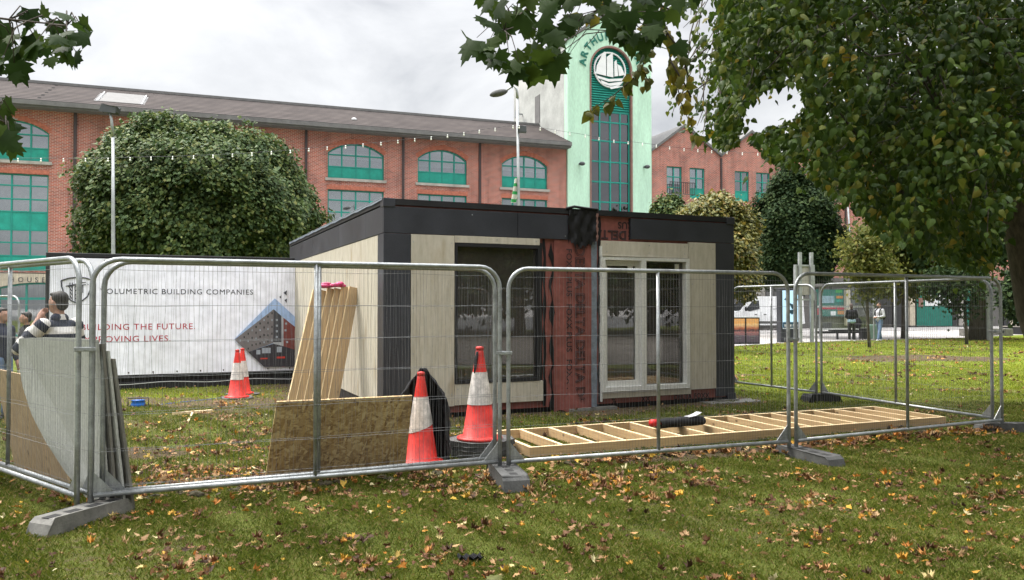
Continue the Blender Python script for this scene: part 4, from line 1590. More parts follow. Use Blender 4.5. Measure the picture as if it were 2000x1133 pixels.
# ------------------------------------------------------------------ mesh fence panels
def fence_panel(P, Q, label, h=2.0, wob=1.0, seed=0):
    r_ = random.Random(seed)
    P, Q = Vector(P), Vector(Q)
    d = (Q - P)
    Ln = d.xy.length
    z0 = gzf(P.x, P.y)
    o = thing('mesh_fence', label, 'fence panel', (P.x, P.y, z0), math.atan2(d.y, d.x), 'mesh fence panels round the site')
    tr, zb = .0205, .17
    rc = .20
    path = [(0, 0, .03), (0, 0, .6), (0, 0, 1.2), (0, 0, h - rc)]
    path += [(rc - rc * math.cos(R(a)), 0, h - rc + rc * math.sin(R(a))) for a in (15, 30, 45, 60, 75, 90)]
    path += [(Ln * .35, 0, h), (Ln * .65, 0, h)]
    path += [(Ln - rc + rc * math.sin(R(a)), 0, h - rc + rc * math.cos(R(a))) for a in (0, 15, 30, 45, 60, 75, 90)]
    path += [(Ln, 0, 1.2), (Ln, 0, .6), (Ln, 0, .03)]
    MB().tube(path, tr, 10).build('tube_frame', M['galv'], o, True)
    MB().tube([(tr, 0, zb), (Ln * .5, 0, zb), (Ln - tr, 0, zb)], tr, 10).build('bottom_rail', M['galv'], o, True)
    MB().tube([(Ln * .5, .0, zb), (Ln * .5, 0, h)], tr * .92, 8).build('mid_upright', M['galv'], o, True)
    for x, s_ in ((tr, 1), (Ln - tr, -1)):
        MB().poly([(x, zb + .02), (x + s_ * .14, zb + .02), (x, zb + .18)], -.003, .003).build('corner_gusset', M['galv'], o)
    wv = MB()
    x = .045
    zs_ = [zb, .55, .95, 1.35, 1.7, h - .02]
    while x < Ln - .03:
        top = h - .01
        e_ = min(x, Ln - x)
        if e_ < rc:
            top = h - rc + math.sqrt(max(0, rc * rc - (rc - e_) ** 2))
        j = [0] + [r_.gauss(0, .007 * wob) for _ in range(4)] + [0]
        pts = [(x + jj, -.016 + .004 * r_.random(), min(z, top)) for jj, z in zip(j, zs_)]
        wv.tube(pts, .0009, 3, False)
        x += .0345
    z = zb + .05
    while z < h - .08:
        xa = .02
        if z > h - rc:
            xa = rc - math.sqrt(max(0, rc * rc - (z - h + rc) ** 2)) + .01
        sg = r_.gauss(0, .006 * wob)
        pts = [(xa + (Ln - 2 * xa) * k / 8, -.020, z + sg * math.sin(math.pi * k / 8) + r_.gauss(0, .0025 * wob)) for k in range(9)]
        wv.tube(pts, .0014, 4, False)
        z += .283
    wv.build('wire_mesh', M['wire'], o)
    return o


def coupler(p, q, z, label):
    p, q = Vector(p), Vector(q)
    c = (p + q) / 2
    d = q - p
    o = thing('fence_coupler', label, 'coupler', (c.x, c.y, z), math.atan2(d.y, d.x), 'couplers joining the fence panels')
    hl = d.xy.length / 2 + .03
    MB().box(-hl, -.032, -.016, hl, -.024, .016).box(-hl, .024, -.016, hl, .032, .016).build('clamp_plate', M['galv'], o, bevel=.003)
    MB().tube([(0, -.055, 0), (0, .05, 0)], .008, 8).tube([(0, -.05, 0), (0, -.038, 0)], .014, 6).build('bolt', M['galv'], o)


def foot_block(c, ang, label, Ln=.72, wd=.23, ht=.14, m='concrete', z=None):
    o = thing('ballast_block', label, 'fence foot', (c[0], c[1], gzf(c[0], c[1]) - .01 if z is None else z), ang, 'fence feet under the mesh panels')
    a = Ln / 2
    mb = MB()
    mb.poly([(-a, 0), (a, 0), (a - .03, ht * .75), (a - .07, ht), (-a + .07, ht), (-a + .03, ht * .75)], -wd / 2, wd / 2)
    mb.build('block', M[m], o, bevel=.014)
    s_ = MB()
    for x in (-.26, -.09, .09, .26):
        if abs(x) < a - .08:
            s_.box(x - .055, -.035, ht - .03, x + .055, .035, ht + .002)
    s_.build('post_slot', M['rubber'], o)
    return o


ZF = .10
def g3(px, py):
    p = gnd(px, py, ZF)
    return (p.x, p.y)


a1 = g3(150, 989)
dirn = Vector((-.775, .632))
fence_panel((a1[0] + dirn.x * 3.45, a1[1] + dirn.y * 3.45), a1, 'leftmost mesh fence panel, running back past the striped shirt', 2.0, .5, 1)
sh = Vector((.632, .775)) * .085
fence_panel((a1[0] + dirn.x * 3.40 + sh.x, a1[1] + dirn.y * 3.40 + sh.y), (a1[0] + sh.x + .02, a1[1] + sh.y), 'mesh fence panel doubled up behind the leftmost panel, against the grey boards', 1.985, .6, 2)
a2, b2 = g3(176, 986), g3(976, 916)
fence_panel(a2, b2, 'mesh fence panel in front of the strand board and the banner', 2.0, 1.3, 3)
fence_panel((a2[0] + .04, a2[1] + .10), (b2[0] - .05, b2[1] + .16), 'mesh fence panel doubled up just behind the one with the strand board', 1.985, 1.2, 4)
a3, b3 = g3(993, 915), g3(1541, 873)
fence_panel(a3, b3, 'mesh fence panel in front of the red membrane and the glass doors', 2.0, .7, 5)
a4, b4 = g3(1555, 872), g3(1957, 829)
fence_panel(a4, b4, 'mesh fence panel in front of the timber frame\'s right end', 2.0, .6, 6)
a5 = (b4[0] - .05, b4[1] + .12)
b5 = g3(1605, 774)
fence_panel(b5, a5, 'mesh fence panel running back from the rightmost corner over the lawn', 2.0, .5, 7)
a6, b6 = g3(1430, 752), g3(1595, 773)
fence_panel(a6, b6, 'farthest mesh fence panel on the right, beside the unit\'s dark corner', 2.0, .5, 8)
fb0, fb1 = (-11.6, 15.6), (-8.6, 13.9)
fence_panel((fb0[0] - .5, fb0[1] + 1.0), (fb0[0] + 2.1, fb0[1] - .3), 'far mesh fence panel behind the dark haired person at the left edge', 2.0, .5, 9)
coupler(a1, a2, 1.30, 'pipe coupler at the left corner beside the striped shirt')
coupler(b2, a3, 1.19, 'coupler between the two uprights beside the tall red cone')
coupler(b3, a4, 1.27, 'coupler on the uprights right of the unit\'s dark corner')
coupler(b4, a5, 1.30, 'coupler on the rightmost corner uprights')
foot_block(((a1[0] + a2[0]) / 2 + .07, (a1[1] + a2[1]) / 2 - .13), R(68), 'concrete fence foot under the left corner uprights, near the grey boards', .76, .20, .125)
foot_block(((b2[0] + a3[0]) / 2 + .03, (b2[1] + a3[1]) / 2 - .12), R(103), 'grey slotted fence foot below the tall cone\'s uprights', .80, .22, .15, 'slab')
foot_block(((b3[0] + a4[0]) / 2 + .10, (b3[1] + a4[1]) / 2 - .18), R(112), 'grey fence foot under the uprights at the middle of the timber frame', .85, .20, .11, 'slab')
foot_block((b4[0] + .18, b4[1] + .02), R(-6), 'long grey fence foot at the rightmost corner, lying on the grass', .95, .22, .12, 'slab')
foot_block(((b5[0] + b6[0]) / 2 + .04, (b5[1] + b6[1]) / 2 + .03), R(12), 'black rubber fence foot on the grass behind the timber frame', .62, .26, .14, 'rubber')

# ------------------------------------------------------------------ things on the site
def cone(label, loc, h, group='traffic cones on the site', base='square', tilt=0.0, cap_=True, rz=0.0, slant=0.0):
    o = thing('traffic_cone', label, 'traffic cone', loc, rz, group)
    rb, rt = .185 * h, .036 * h
    zb = .04
    rad = lambda z: rb + (rt - rb) * (z - zb) / (h - zb)
    mb = MB()
    mb.lathe([(rb * 1.32, zb - .012), (rb * 1.32, zb + .012), (rb * 1.08, zb + .022), (rad(.07), .07), (rad(h * .5), h * .5), (rad(h * .93), h * .93), (rt * 1.0, h - .004), (rt * .6, h)], 28)
    mb.build('cone_body', M['cone_red'], o, True)
    sl = MB()
    za, zt = h * .40, h * .745
    n = 28
    V, Fc = [], []
    for j in range(7):
        for k in range(n):
            a = 2 * math.pi * k / n
            z = za + (zt - za) * j / 6 + slant * math.cos(a) * (1 - j / 6)
            r = rad(z) + .005 + .002 * math.sin(5 * a + j) * (1 if slant else .4)
            V.append((r * math.cos(a), r * math.sin(a), z))
    for j in range(6):
        for k in range(n):
            Fc.append((j * n + k, j * n + (k + 1) % n, (j + 1) * n + (k + 1) % n, (j + 1) * n + k))
    link_mesh('reflective_sleeve', V, Fc, M['cone_white'], o, True)
    if base == 'square':
        MB().poly([(-.30, -.22), (-.22, -.30), (.22, -.30), (.30, -.22), (.30, .22), (.22, .30), (-.22, .30), (-.30, .22)], 0, .032, fn=lambda x, y, z: (x * h, z * h, y)).build('cone_base', M['slab'], o, bevel=.008)
    if cap_:
        MB().lathe([(rt * 1.25, h - .02), (rt * 1.1, h + .012), (.005, h + .02)], 12).build('tip_plug', M['cone_red'], o, True)
    return o


def P0(px, py, z=0.0):
    p = gnd(px, py, z)
    return Vector((p.x, p.y, z))


# the tall cone on its stack of rubber blocks
st = P0(941, 872, .0)
st = Vector((-.335, 8.75, 0))
octo = [(math.cos(R(22.5 + 45 * k)) * .38, math.sin(R(22.5 + 45 * k)) * .33) for k in range(8)]
nb = 4
for k in range(nb):
    mb = MB().poly(octo, 0, .042, fn=lambda x, y, z: (x, z, y))
    o = mb.build('cone_weight', M['slab'], None, bevel=.009)
    o.location = (st.x + rnd.uniform(-.02, .02), st.y + rnd.uniform(-.02, .02), .002 + .0445 * k)
    o.rotation_euler = (0, 0, R(rnd.uniform(-9, 9) + 8))
    tag(o, ['bottom grey rubber cone base, flat on the grass under the tall cone', 'second grey rubber cone base up in the stack of four', 'third grey rubber cone base up in the stack of four', 'top grey rubber cone base, with the tall cone standing on it'][k], 'cone base', 'rubber cone bases stacked under the tall cone')
c2 = cone('tall red and white cone on a stack of grey rubber bases', (st.x - .02, st.y - .03, .182 - .028), 1.02, base='none')
mb = MB()
mb.tube([(-.022, -.058, .985), (-.036, -.072, .90), (-.046, -.088, .80), (-.052, -.098, .75)], [.012, .02, .016, .006], 6)
mb.build('peeling_strip', M['jacket'], c2, True)
c1p = gnd(822, 908, 0)
cone('red and white cone with a black jacket draped on it, beside the strand board', (c1p.x, c1p.y, 0), .94, base='square', rz=R(10), slant=.045)
# jacket slung over the back of that cone
V, Fc = [], []
nA, nZ = 30, 22
for i in range(nA + 1):
    a = R(-20 + 220 * i / nA)
    for j in range(nZ + 1):
        t = j / nZ
        z = .985 - .965 * t
        r = .02 + .205 * math.sin(min(1, t * 2.3) * math.pi / 2) ** 1.2 + .03 * t
        r += .014 * math.sin(i * 1.1 + 2.2 * math.sin(j * .4)) * min(1, 3 * t) + .008 * math.sin(j * 1.9 + i * .5)
        V.append((r * math.cos(a) * 1.05, .045 + r * math.sin(a) * .85, z))
Fc = [(i * (nZ + 1) + j, (i + 1) * (nZ + 1) + j, (i + 1) * (nZ + 1) + j + 1, i * (nZ + 1) + j + 1) for i in range(nA) for j in range(nZ)]
o = link_mesh('work_jacket', V, Fc, M['jacket'], None, True)
so = o.modifiers.new('thickness', 'SOLIDIFY')
so.thickness = .012
o.location = (c1p.x + .015, c1p.y + .02, 0)
tag(o, 'black jacket draped over the cone beside the strand board', 'jacket')
z_ = gzf(-4.95, 14.3)
p = gnd(463, 776, -.10)
cone('front cone of the pair before the banner, white sleeve, red base half', (p.x, p.y, gzf(p.x, p.y)), .92, base='square', rz=R(24))
p = gnd(473, 766, -.11)
cone('rear cone of the pair before the banner, half hidden by the other', (p.x, p.y, gzf(p.x, p.y)), .93, base='square', rz=R(50))

# strand board leaning on the fence
bl, br = Vector((-2.30, 7.42, .01)), Vector((-.98, 7.98, .01))
tl, tr_ = Vector((-2.165, 7.13, .775)), Vector((-.90, 7.66, .79))
ax = (br - bl)
up = (tl - bl)
nrm = ax.cross(up).normalized()
o = MB()
o.poly([(0, 0), (1.34, .0), (1.32, .83), (.065, .83)], -.009, .009)
ob = o.build('strand_board', M['osb'], None)
X = ax.normalized()
Zv = (up - X * up.dot(X)).normalized()
Yv = Zv.cross(X)
ob.matrix_world = Matrix(((X.x, Yv.x, Zv.x, bl.x), (X.y, Yv.y, Zv.y, bl.y), (X.z, Yv.z, Zv.z, bl.z), (0, 0, 0, 1)))
tag(ob, 'sheet of strand board leaning behind the mesh fence left of the cones', 'board')

# planks against the unit's left side
sn = Vector((-math.sin(BA), math.cos(BA), 0))
su = Vector((math.cos(BA), math.sin(BA), 0))
C0 = Vector((-1.79, 11.2, 0))
pl_lab = ['plank nearest the unit wall in the leaning stack, widest face showing', 'second plank out from the wall in the leaning stack', 'third plank out from the wall in the leaning stack', 'fourth plank out from the wall in the leaning stack', 'fifth plank out from the wall in the leaning stack', 'outermost plank of the leaning stack, left edge']
for k in range(6):
    top = C0 + sn * (1.62 + .03 * k) - su * (.075 + .108 * k) + Vector((0, 0, 1.93 - .015 * k + (.02 if k % 2 else 0)))
    bot = C0 + sn * (1.50 + .03 * k) - su * (.46 + .118 * k) + Vector((0, 0, -.02))
    zax = (top - bot)
    Ln = zax.length
    zax.normalize()
    xax = (Vector((.80, .60, 0)) - zax * Vector((.80, .60, 0)).dot(zax)).normalized()
    yax = zax.cross(xax)
    o = MB().box(-.085, -.0225, 0, .085, .0225, Ln).build('timber_plank', M['wood_z'], None, bevel=.003)
    o.matrix_world = Matrix(((xax.x, yax.x, zax.x, bot.x), (xax.y, yax.y, zax.y, bot.y), (xax.z, yax.z, zax.z, bot.z), (0, 0, 0, 1)))
    e_ = MB().box(-.0875, -.0222, .01, -.0852, .0222, Ln - .005).build('pale_edge', M['wood_end'], o)  # paler strip down one narrow edge of the plank
    tag(o, pl_lab[k], 'plank', 'planks leaning on the unit')
tp = C0 + sn * 1.66 - su * .42 + Vector((0, 0, 1.965))
mb = MB()
for k in range(9):
    mb.ell((rnd.uniform(-.14, .14), rnd.uniform(-.06, .06), rnd.uniform(-.02, .03)), (rnd.uniform(.05, .11), .06, rnd.uniform(.02, .045)), 8, 6)
o = mb.build('plastic_bag', M['pink'], None, True)
o.location = tp
tag(o, 'crumpled pink plastic bag lying on top of the leaning planks', 'bag')

# timber floor frame on the grass
n0, n1 = gnd(1035, 896, 0), gnd(1848, 831, 0)
dv = (n1 - n0)
FL = dv.xy.length
fa = math.atan2(dv.y, dv.x)
fr = thing('timber_deck', 'long pale timber floor frame with joists lying on the grass behind the fence', 'timber frame', (n0.x, n0.y, .012), fa)
FW, FH, FT = 1.24, .105, .045
MB().box(0, 0, 0, FL, FT, FH).build('long_beam', M['wood'], fr, bevel=.003)
MB().box(0, FW - FT, 0, FL, FW, FH).build('long_beam', M['wood'], fr, bevel=.003)
wood_y = wood_mat('sawn_joist', (.40, .255, .125), (.58, .41, .225), 'Y')
nj = 16
for k in range(nj + 1):
    x = (FL - FT) * k / nj
    x += rnd.uniform(-.01, .01) if 0 < k < nj else 0
    j = MB().box(x, FT + .001, .001, x + FT, FW - FT - .001, FH - .002 + rnd.uniform(0, .003)).build('joist', wood_y, fr, bevel=.002)
    MB().box(x + .001, FT + .002, FH + .0012, x + FT - .001, FW - FT - .002, FH + .0025).build('pale_edge', M['wood_end'], j)  # paler strip along the top of the joist
mb = MB().box(.002, .001, FH + .0008, FL - .002, FT - .001, FH + .0022).box(.002, FW - FT + .001, FH + .0008, FL - .002, FW - .001, FH + .0022)
mb.build('pale_edge', M['wood_end'], fr)
# roll of black film lying on the frame
rl = at(1328, 831, 9.95)
o = thing('film_roll', 'black roll of film with a red end lying across the timber frame', 'roll', (rl.x, rl.y, .12), fa + R(4))
V, Fc = [], []
nS, nL = 34, 14
for j in range(nL + 1):
    for k in range(nS):
        t = 2 * math.pi * k / nS * 1.9
        r = .075 - .020 * k / nS + .003 * math.sin(j * 1.3 + k)
        V.append((-.34 + .68 * j / nL, r * math.cos(t) * 1.25, .062 + r * math.sin(t) * .85))
for j in range(nL):
    for k in range(nS - 1):
        Fc.append((j * nS + k, j * nS + k + 1, (j + 1) * nS + k + 1, (j + 1) * nS + k))
link_mesh('film', V, Fc, M['black_film'], o, True)
MB().tube([(-.43, .02, .075), (-.34, .02, .075)], .045, 14).tube([(-.34, .02, .075), (-.2, .02, .075)], .03, 10).build('red_end_cap', M['red'], o, True, bevel=0)
V = [(.10 + .05 * k, y, .125 + .012 * k * k / 4) for k in range(5) for y in (-.06, .05)]
link_mesh('loose_label', V, [(2 * k, 2 * k + 1, 2 * k + 3, 2 * k + 2) for k in range(4)], M['hood_grey'], o, True)

# blue reel with its hose, and the odd bits of pale wood
p = gnd(270, 793, -.06)
zr = gzf(p.x, p.y)
o = thing('hose_reel', 'blue cable reel in a black frame on the worn grass', 'reel', (p.x, p.y, zr), R(15))
MB().lathe([(.03, 0), (.13, .01), (.115, .05), (.10, .10), (.115, .115), (.02, .12)], 18).build('blue_coil', M['blue'], o, True)
MB().tube([(-.16, 0, 0), (-.16, 0, .15), (.16, 0, .15), (.16, 0, 0)], .010, 6).tube([(-.16, -.1, .006), (-.16, .1, .006)], .01, 6).tube([(.16, -.1, .006), (.16, .1, .006)], .01, 6).build('reel_frame', M['black'], o)
pts = []
q0, q1 = Vector((p.x + .14, p.y, 0)), gnd(440, 773, -.1)
for k in range(13):
    t = k / 12
    x, y = q0.x + (q1.x - q0.x) * t, q0.y + (q1.y - q0.y) * t + .12 * math.sin(t * 6)
    pts.append((x, y, gzf(x, y) + .012))
o = MB().tube(pts, .0045, 6).build('blue_cable', M['blue'], None, True)
tag(o, 'thin blue cable trailing over the mud from the reel to the cones', 'cable')
p, q = gnd(337, 815, -.03), gnd(415, 809, -.03)
d = math.atan2(q.y - p.y, q.x - p.x)
o = MB().box(0, -.02, 0, (q - p).length, .02, .045).build('timber_batten', M['wood_end'], None, bevel=.004)
o.location = (p.x, p.y, gzf(p.x, p.y))
o.rotation_euler = (0, 0, d)
tag(o, 'pale offcut of batten lying flat on the grass before the banner', 'batten', 'offcuts of batten on the grass')
p, q = gnd(366, 832, -.02), gnd(376, 812, -.02)
o = MB().box(0, -.013, 0, (q - p).length, .013, .02).build('timber_batten', M['wood_end'], None)
o.location = (p.x, p.y, gzf(p.x, p.y) + .003)
o.rotation_euler = (0, 0, math.atan2(q.y - p.y, q.x - p.x))
tag(o, 'short thin stick lying across the grass under the pale batten', 'batten', 'offcuts of batten on the grass')
V, Fc = [], []
for i in range(13):
    for j in range(9):
        x, y = -.075 + .15 * i / 12, -.045 + .09 * j / 8
        V.append((x + .01 * math.sin(j * 1.7), y + .012 * math.sin(i * 1.3), .018 + .012 * math.sin(i * 1.6 + j) + .010 * math.cos(j * 1.9)))
Fc = [(i * 9 + j, (i + 1) * 9 + j, (i + 1) * 9 + j + 1, i * 9 + j + 1) for i in range(12) for j in range(8)]
o = link_mesh('cloth_scrap', V, Fc, M['jacket'], None, True)
p = gnd(919, 1092, .02)
o.location = (p.x, p.y, .015)
o.rotation_euler = (0, 0, R(12))
tag(o, 'crumpled scrap of black cloth lying on the grass in the foreground', 'scrap')
V, Fc = scatter(MAPLE[0], MAPLE[1], np.array([[gnd(962, 1133, .05).x, gnd(962, 1133, .05).y, .05]]), np.array([[.5, .8, .1]]), np.array([[-.1, -.55, .8]]), np.array([.11]), np.array([1.6]))
o = np_mesh('fallen_leaf', V, Fc, M['lf_yellow'], None, True)
tag(o, 'big pale green maple leaf at the bottom edge, below the black scrap', 'leaf')

# grey sheets leaning inside the left fence, and sheets of ply beyond
ps = Vector((-.775, .632, 0))
pn = Vector((.632, .775, 0))
A0 = Vector((a1[0], a1[1], 0)) + pn * .14


def leaning(outline, s0, foot, top_off, hgt, m, label, name, thick=.018, bend=0.0, grp=None):
    """A sheet whose outline (along the fence, up the sheet) stands foot metres off the fence and leans in to it."""
    mb = MB()
    o0 = A0 + ps * s0

    def fn(x, y, z):
        t = z / hgt
        off = foot + (top_off - foot) * t + bend * math.sin(math.pi * min(1, max(0, t)))
        zz = z * math.sqrt(max(.05, 1 - ((foot - top_off) / hgt) ** 2))
        p = o0 + ps * x + pn * (off + y)
        return (p.x, p.y, zz + .01)
    mb.poly(outline, 0, thick, fn=fn)
    o = mb.build(name, m, None)
    return tag(o, label, 'board', grp)


cur = [(.02, .0), (.02, 1.36), (.5, 1.365), (1.1, 1.355), (1.62, 1.33), (1.60, 1.12), (1.50, .90), (1.32, .66), (1.06, .44), (.74, .22), (.42, .06)]
full = [(.0, .0), (.0, 1.40), (.0 + 1.0, 1.36), (1.0, 0)]
leaning(cur, -.02, .10, .0, 1.42, M['board'], 'large pale grey sheet with a curved lower edge leaning inside the left fence', 'grey_sheet', .014, -.05, 'grey sheets leaning inside the left fence')
leaning([(0, 0), (0, 1.33), (.5, 1.33), (.3, 0)], -.03, .14, .02, 1.42, M['board_edge'], 'dark edged sheet behind the pale grey sheet, second from the fence', 'grey_sheet', .02, -.02, 'grey sheets leaning inside the left fence')
leaning([(0, 0), (0, 1.28), (.4, 1.28), (.3, 0)], -.05, .20, .04, 1.42, M['board'], 'pale sheet edge third from the fence at the left corner', 'grey_sheet', .018, 0, 'grey sheets leaning inside the left fence')
leaning([(0, 0), (0, 1.22), (.4, 1.22), (.3, 0)], -.07, .255, .06, 1.42, M['board_edge'], 'outermost dark sheet at the left corner, foot nearest the open grass', 'grey_sheet', .022, 0, 'grey sheets leaning inside the left fence')
leaning([(0, 0), (0, .98), (1.3, 1.02), (1.3, 0)], 1.25, .30, .12, .95, M['wood_z'], 'sheet of pale ply standing behind the curved grey sheet at the left edge', 'plywood_sheet', .02)

# ------------------------------------------------------------------ people
def body_mesh(name, mb, m, parent, vox, smooth=3):
    o = mb.build(name, m, parent, True)
    r_ = o.modifiers.new('skin', 'REMESH')
    r_.mode = 'VOXEL'
    r_.voxel_size = vox
    r_.use_smooth_shade = True
    s_ = o.modifiers.new('soften', 'SMOOTH')
    s_.factor = .5
    s_.iterations = smooth
    return o


def person(label, loc, rz, cl, hgt=1.75, vox=.014, arms=None, legs=None, head_turn=0.0, hair='short', extras=None):
    """Faces -y before rz. arms = per side (elbow, wrist) in local metres for a 1.75 m figure; cl names the materials."""
    o = thing('person', label, 'person', loc, rz)
    o.scale = (hgt / 1.75,) * 3
    hx = math.sin(head_turn)
    sh_ = {s: Vector((s * .185, .01, 1.425)) for s in (-1, 1)}
    arms = arms or {}
    legs = legs or {}
    b = MB()
    b.ell((0, 0, .98), (.155, .105, .13)).cap((0, .0, 1.0), (0, .005, 1.3), .115, .135, 12).ell((0, .0, 1.30), (.165, .11, .17))
    b.cap((-.16, .01, 1.40), (.16, .01, 1.40), .055, .055)
    b.cap((0, .015, 1.42), (0, -.005, 1.56), .056, .052)
    Rh = Matrix.Rotation(head_turn, 3, 'Z')
    hc = Vector((0, -.02, 1.645))
    H = lambda v: hc + Rh @ Vector(v)
    b.ell(hc, (.072, .092, .112), 16, 12, Rh)
    b.ell(H((0, -.035, -.06)), (.052, .056, .05), 12, 8, Rh)
    b.cap(H((0, -.088, .02)), H((0, -.104, -.018)), .009, .014, 6)
    for s in (-1, 1):
        b.ell(H((s * .074, .012, -.005)), (.011, .02, .032), 8, 6, Rh)
        b.ell(H((s * .03, -.078, .022)), (.014, .010, .008), 8, 6, Rh)
    b.ell(H((0, -.088, -.05)), (.022, .010, .008), 8, 6, Rh)
    hands = {}
    for s in (-1, 1):
        el_, wr_ = arms.get(s, (Vector((s * .245, .04, 1.15)), Vector((s * .25, -.05, .91))))
        el_, wr_ = Vector(el_), Vector(wr_)
        b.cap(sh_[s], el_, .052, .040).cap(el_, wr_, .040, .027)
        d = (wr_ - el_).normalized()
        side = d.cross(Vector((0, -1, 0) if abs(d.y) < .8 else (0, 0, 1))).normalized()
        b.cap(wr_, wr_ + d * .07, .027, .034)
        nn = d.cross(side)
        for k, (off, ln) in enumerate(((-.027, .060), (-.009, .072), (.009, .070), (.027, .055))):
            f0 = wr_ + d * .085 + side * off
            f1 = f0 + d * ln * .55 + nn * .008
            b.cap(f0, f1, .0095, .009, 6).cap(f1, f1 + d * ln * .35 + nn * .022, .009, .0075, 6)
        b.cap(wr_ + d * .03 - side * .03, wr_ + d * .075 - side * .055 + nn * .01, .011, .009, 6)
        hands[s] = (el_, wr_)
    lg = {}
    for s in (-1, 1):
        kn, an, ty = legs.get(s, ((s * .105, -.02, .52), (s * .11, .03, .09), -.12))
        kn, an = Vector(kn), Vector(an)
        b.cap((s * .085, 0, .94), kn, .082, .056).cap(kn, an, .055, .038)
        b.cap(an + Vector((0, .02, -.04)), an + Vector((0, ty, -.055)), .035, .028)
        lg[s] = (kn, an, ty)
    body_mesh('body', b, M['skin'], o, min(vox, .011), 2)
    t = MB()                                             # upper garment
    t.ell((0, 0, 1.02), (.172, .125, .12)).cap((0, 0, .98), (0, .005, 1.3), .130, .150, 14).ell((0, .0, 1.30), (.188, .132, .18))
    t.cap((-.165, .01, 1.405), (.165, .01, 1.405), .070, .070).cap((0, .012, 1.40), (0, .005, 1.49), .085, .066)
    if not cl.get('sleeve_parts'):
        for s in (-1, 1):
            e1, w1 = hands[s]
            t.cap(sh_[s], e1, .068, .056).cap(e1, e1 + (w1 - e1) * .88, .056, .040)
        body_mesh('top', t, M[cl['top']], o, vox)
    else:
        body_mesh('top', t, M[cl['top']], o, vox)
        for s in (-1, 1):
            e1, w1 = hands[s]
            for a_, b_, r1, r2 in ((sh_[s] + Vector((0, 0, -.005)), e1, .076, .063), (e1, e1 + (w1 - e1) * .62, .062, .048)):
                a_, b_ = Vector(a_), Vector(b_)
                sm = MB().cap((0, 0, 0), (0, 0, (b_ - a_).length), r1, r2, 12)
                so_ = body_mesh('sleeve', sm, M[cl['sleeve_parts']], o, vox)
                so_.location = a_
                so_.rotation_euler = (b_ - a_).to_track_quat('Z', 'Y').to_euler()
    tr2 = MB()
    tr2.ell((0, 0, .97), (.168, .118, .12))
    for s in (-1, 1):
        kn, an, ty = lg[s]
        tr2.cap((s * .085, 0, .93), kn, .102, .074).cap(kn, an + (kn - an) * .06, .074, .062)
    body_mesh('trousers', tr2, M[cl['legs']], o, vox)
    for s in (-1, 1):
        kn, an, ty = lg[s]
        f = MB().cap(an + Vector((0, .03, -.045)), an + Vector((0, ty, -.05)), .043, .036).cap(an + Vector((0, ty * .5, -.06)), an + Vector((0, ty * 1.15, -.058)), .036, .028)
        body_mesh('shoe', f, M[cl.get('shoe', 'black')], o, .012)
    hr = MB()
    if hair == 'short':
        hr.ell(H((0, .032, .050)), (.080, .080, .078), 16, 12, Rh).ell(H((0, .058, -.01)), (.070, .046, .070), 14, 10, Rh).ell(H((0, -.034, .090)), (.060, .042, .026), 12, 8, Rh)
    elif hair == 'bun':
        hr.ell(H((0, .022, .030)), (.084, .096, .095), 16, 12, Rh).ell(H((0, .060, -.03)), (.070, .056, .090), 14, 10, Rh).cap(H((0, .085, -.05)), H((.01, .095, -.16)), .045, .018)
    elif hair == 'crop':
        hr.ell(H((0, .020, .034)), (.078, .088, .084), 16, 12, Rh)
    if hair != 'none':
        body_mesh('hair', hr, M[cl.get('hair', 'hair')], o, .010, 1)
    if hair == 'crop':
        body_mesh('beard', MB().ell(H((0, -.045, -.068)), (.056, .056, .046), 12, 8, Rh), M['hair_br'], o, .010, 1)
    return o


M['stripe'] = stripe_mat('navy_striped_jersey', (.60, .58, .55), (.014, .018, .034), .145, 'Z', .5, .047)
M['stripe_sleeve'] = stripe_mat('navy_striped_sleeve', (.60, .58, .55), (.014, .018, .034), .150, 'Z', .5, .03)
hp = at(108, 601, 8.25)
man = person('person in a navy and white striped jersey, hand to the mouth', (hp.x + .04, hp.y, gzf(hp.x, hp.y)), R(-112), {'top': 'stripe', 'sleeve_parts': 'stripe_sleeve', 'legs': 'denim_dk', 'shoe': 'black'}, 1.765, .011,
             arms={1: ((.335, -.14, 1.185), (.085, -.195, 1.475)), -1: ((-.27, -.02, 1.14), (-.14, -.20, 1.04))}, head_turn=R(6))
MB().cap((-.035, .008, 1.488), (.035, .008, 1.488), .056, .056).build('collar', M['navy'], man, True)
hp = at(52, 640, 14.0)
person('dark haired person in a black jacket behind the fence, left of the banner', (hp.x, hp.y, gzf(hp.x, hp.y) - .02), R(-40), {'top': 'jacket', 'legs': 'sand', 'shoe': 'black'}, 1.62, .016, head_turn=R(-20))
hp = at(4, 640, 11.5)
person('person in a navy top and jeans at the left picture edge', (hp.x, hp.y, gzf(hp.x, hp.y)), R(80), {'top': 'navy', 'legs': 'denim', 'shoe': 'black'}, 1.60, .016)
wp = gnd(1661, 667, 0)
wom = person('person seen from behind, black jacket over pale blue shirt, beside suitcases', (wp.x, wp.y - .15, gzf(wp.x, wp.y)), R(172), {'top': 'jacket', 'legs': 'black', 'shoe': 'white_shoe', 'hair': 'hair_br'}, 1.72, .018,
             arms={1: ((.25, -.03, 1.15), (.10, -.20, 1.05)), -1: ((-.25, -.03, 1.15), (-.10, -.20, 1.05))}, hair='bun', head_turn=R(-20))
body_mesh('shirt_hem', MB().ell((0, 0, .93), (.20, .15, .10)).ell((0, 0, .99), (.19, .14, .10)), M['pale_blue'], wom, .018)
body_mesh('loose_jacket', MB().ell((0, .0, 1.18), (.225, .165, .16)).ell((0, 0, 1.34), (.215, .15, .16)), M['jacket'], wom, .018)
mp_ = gnd(1716, 666, 0)
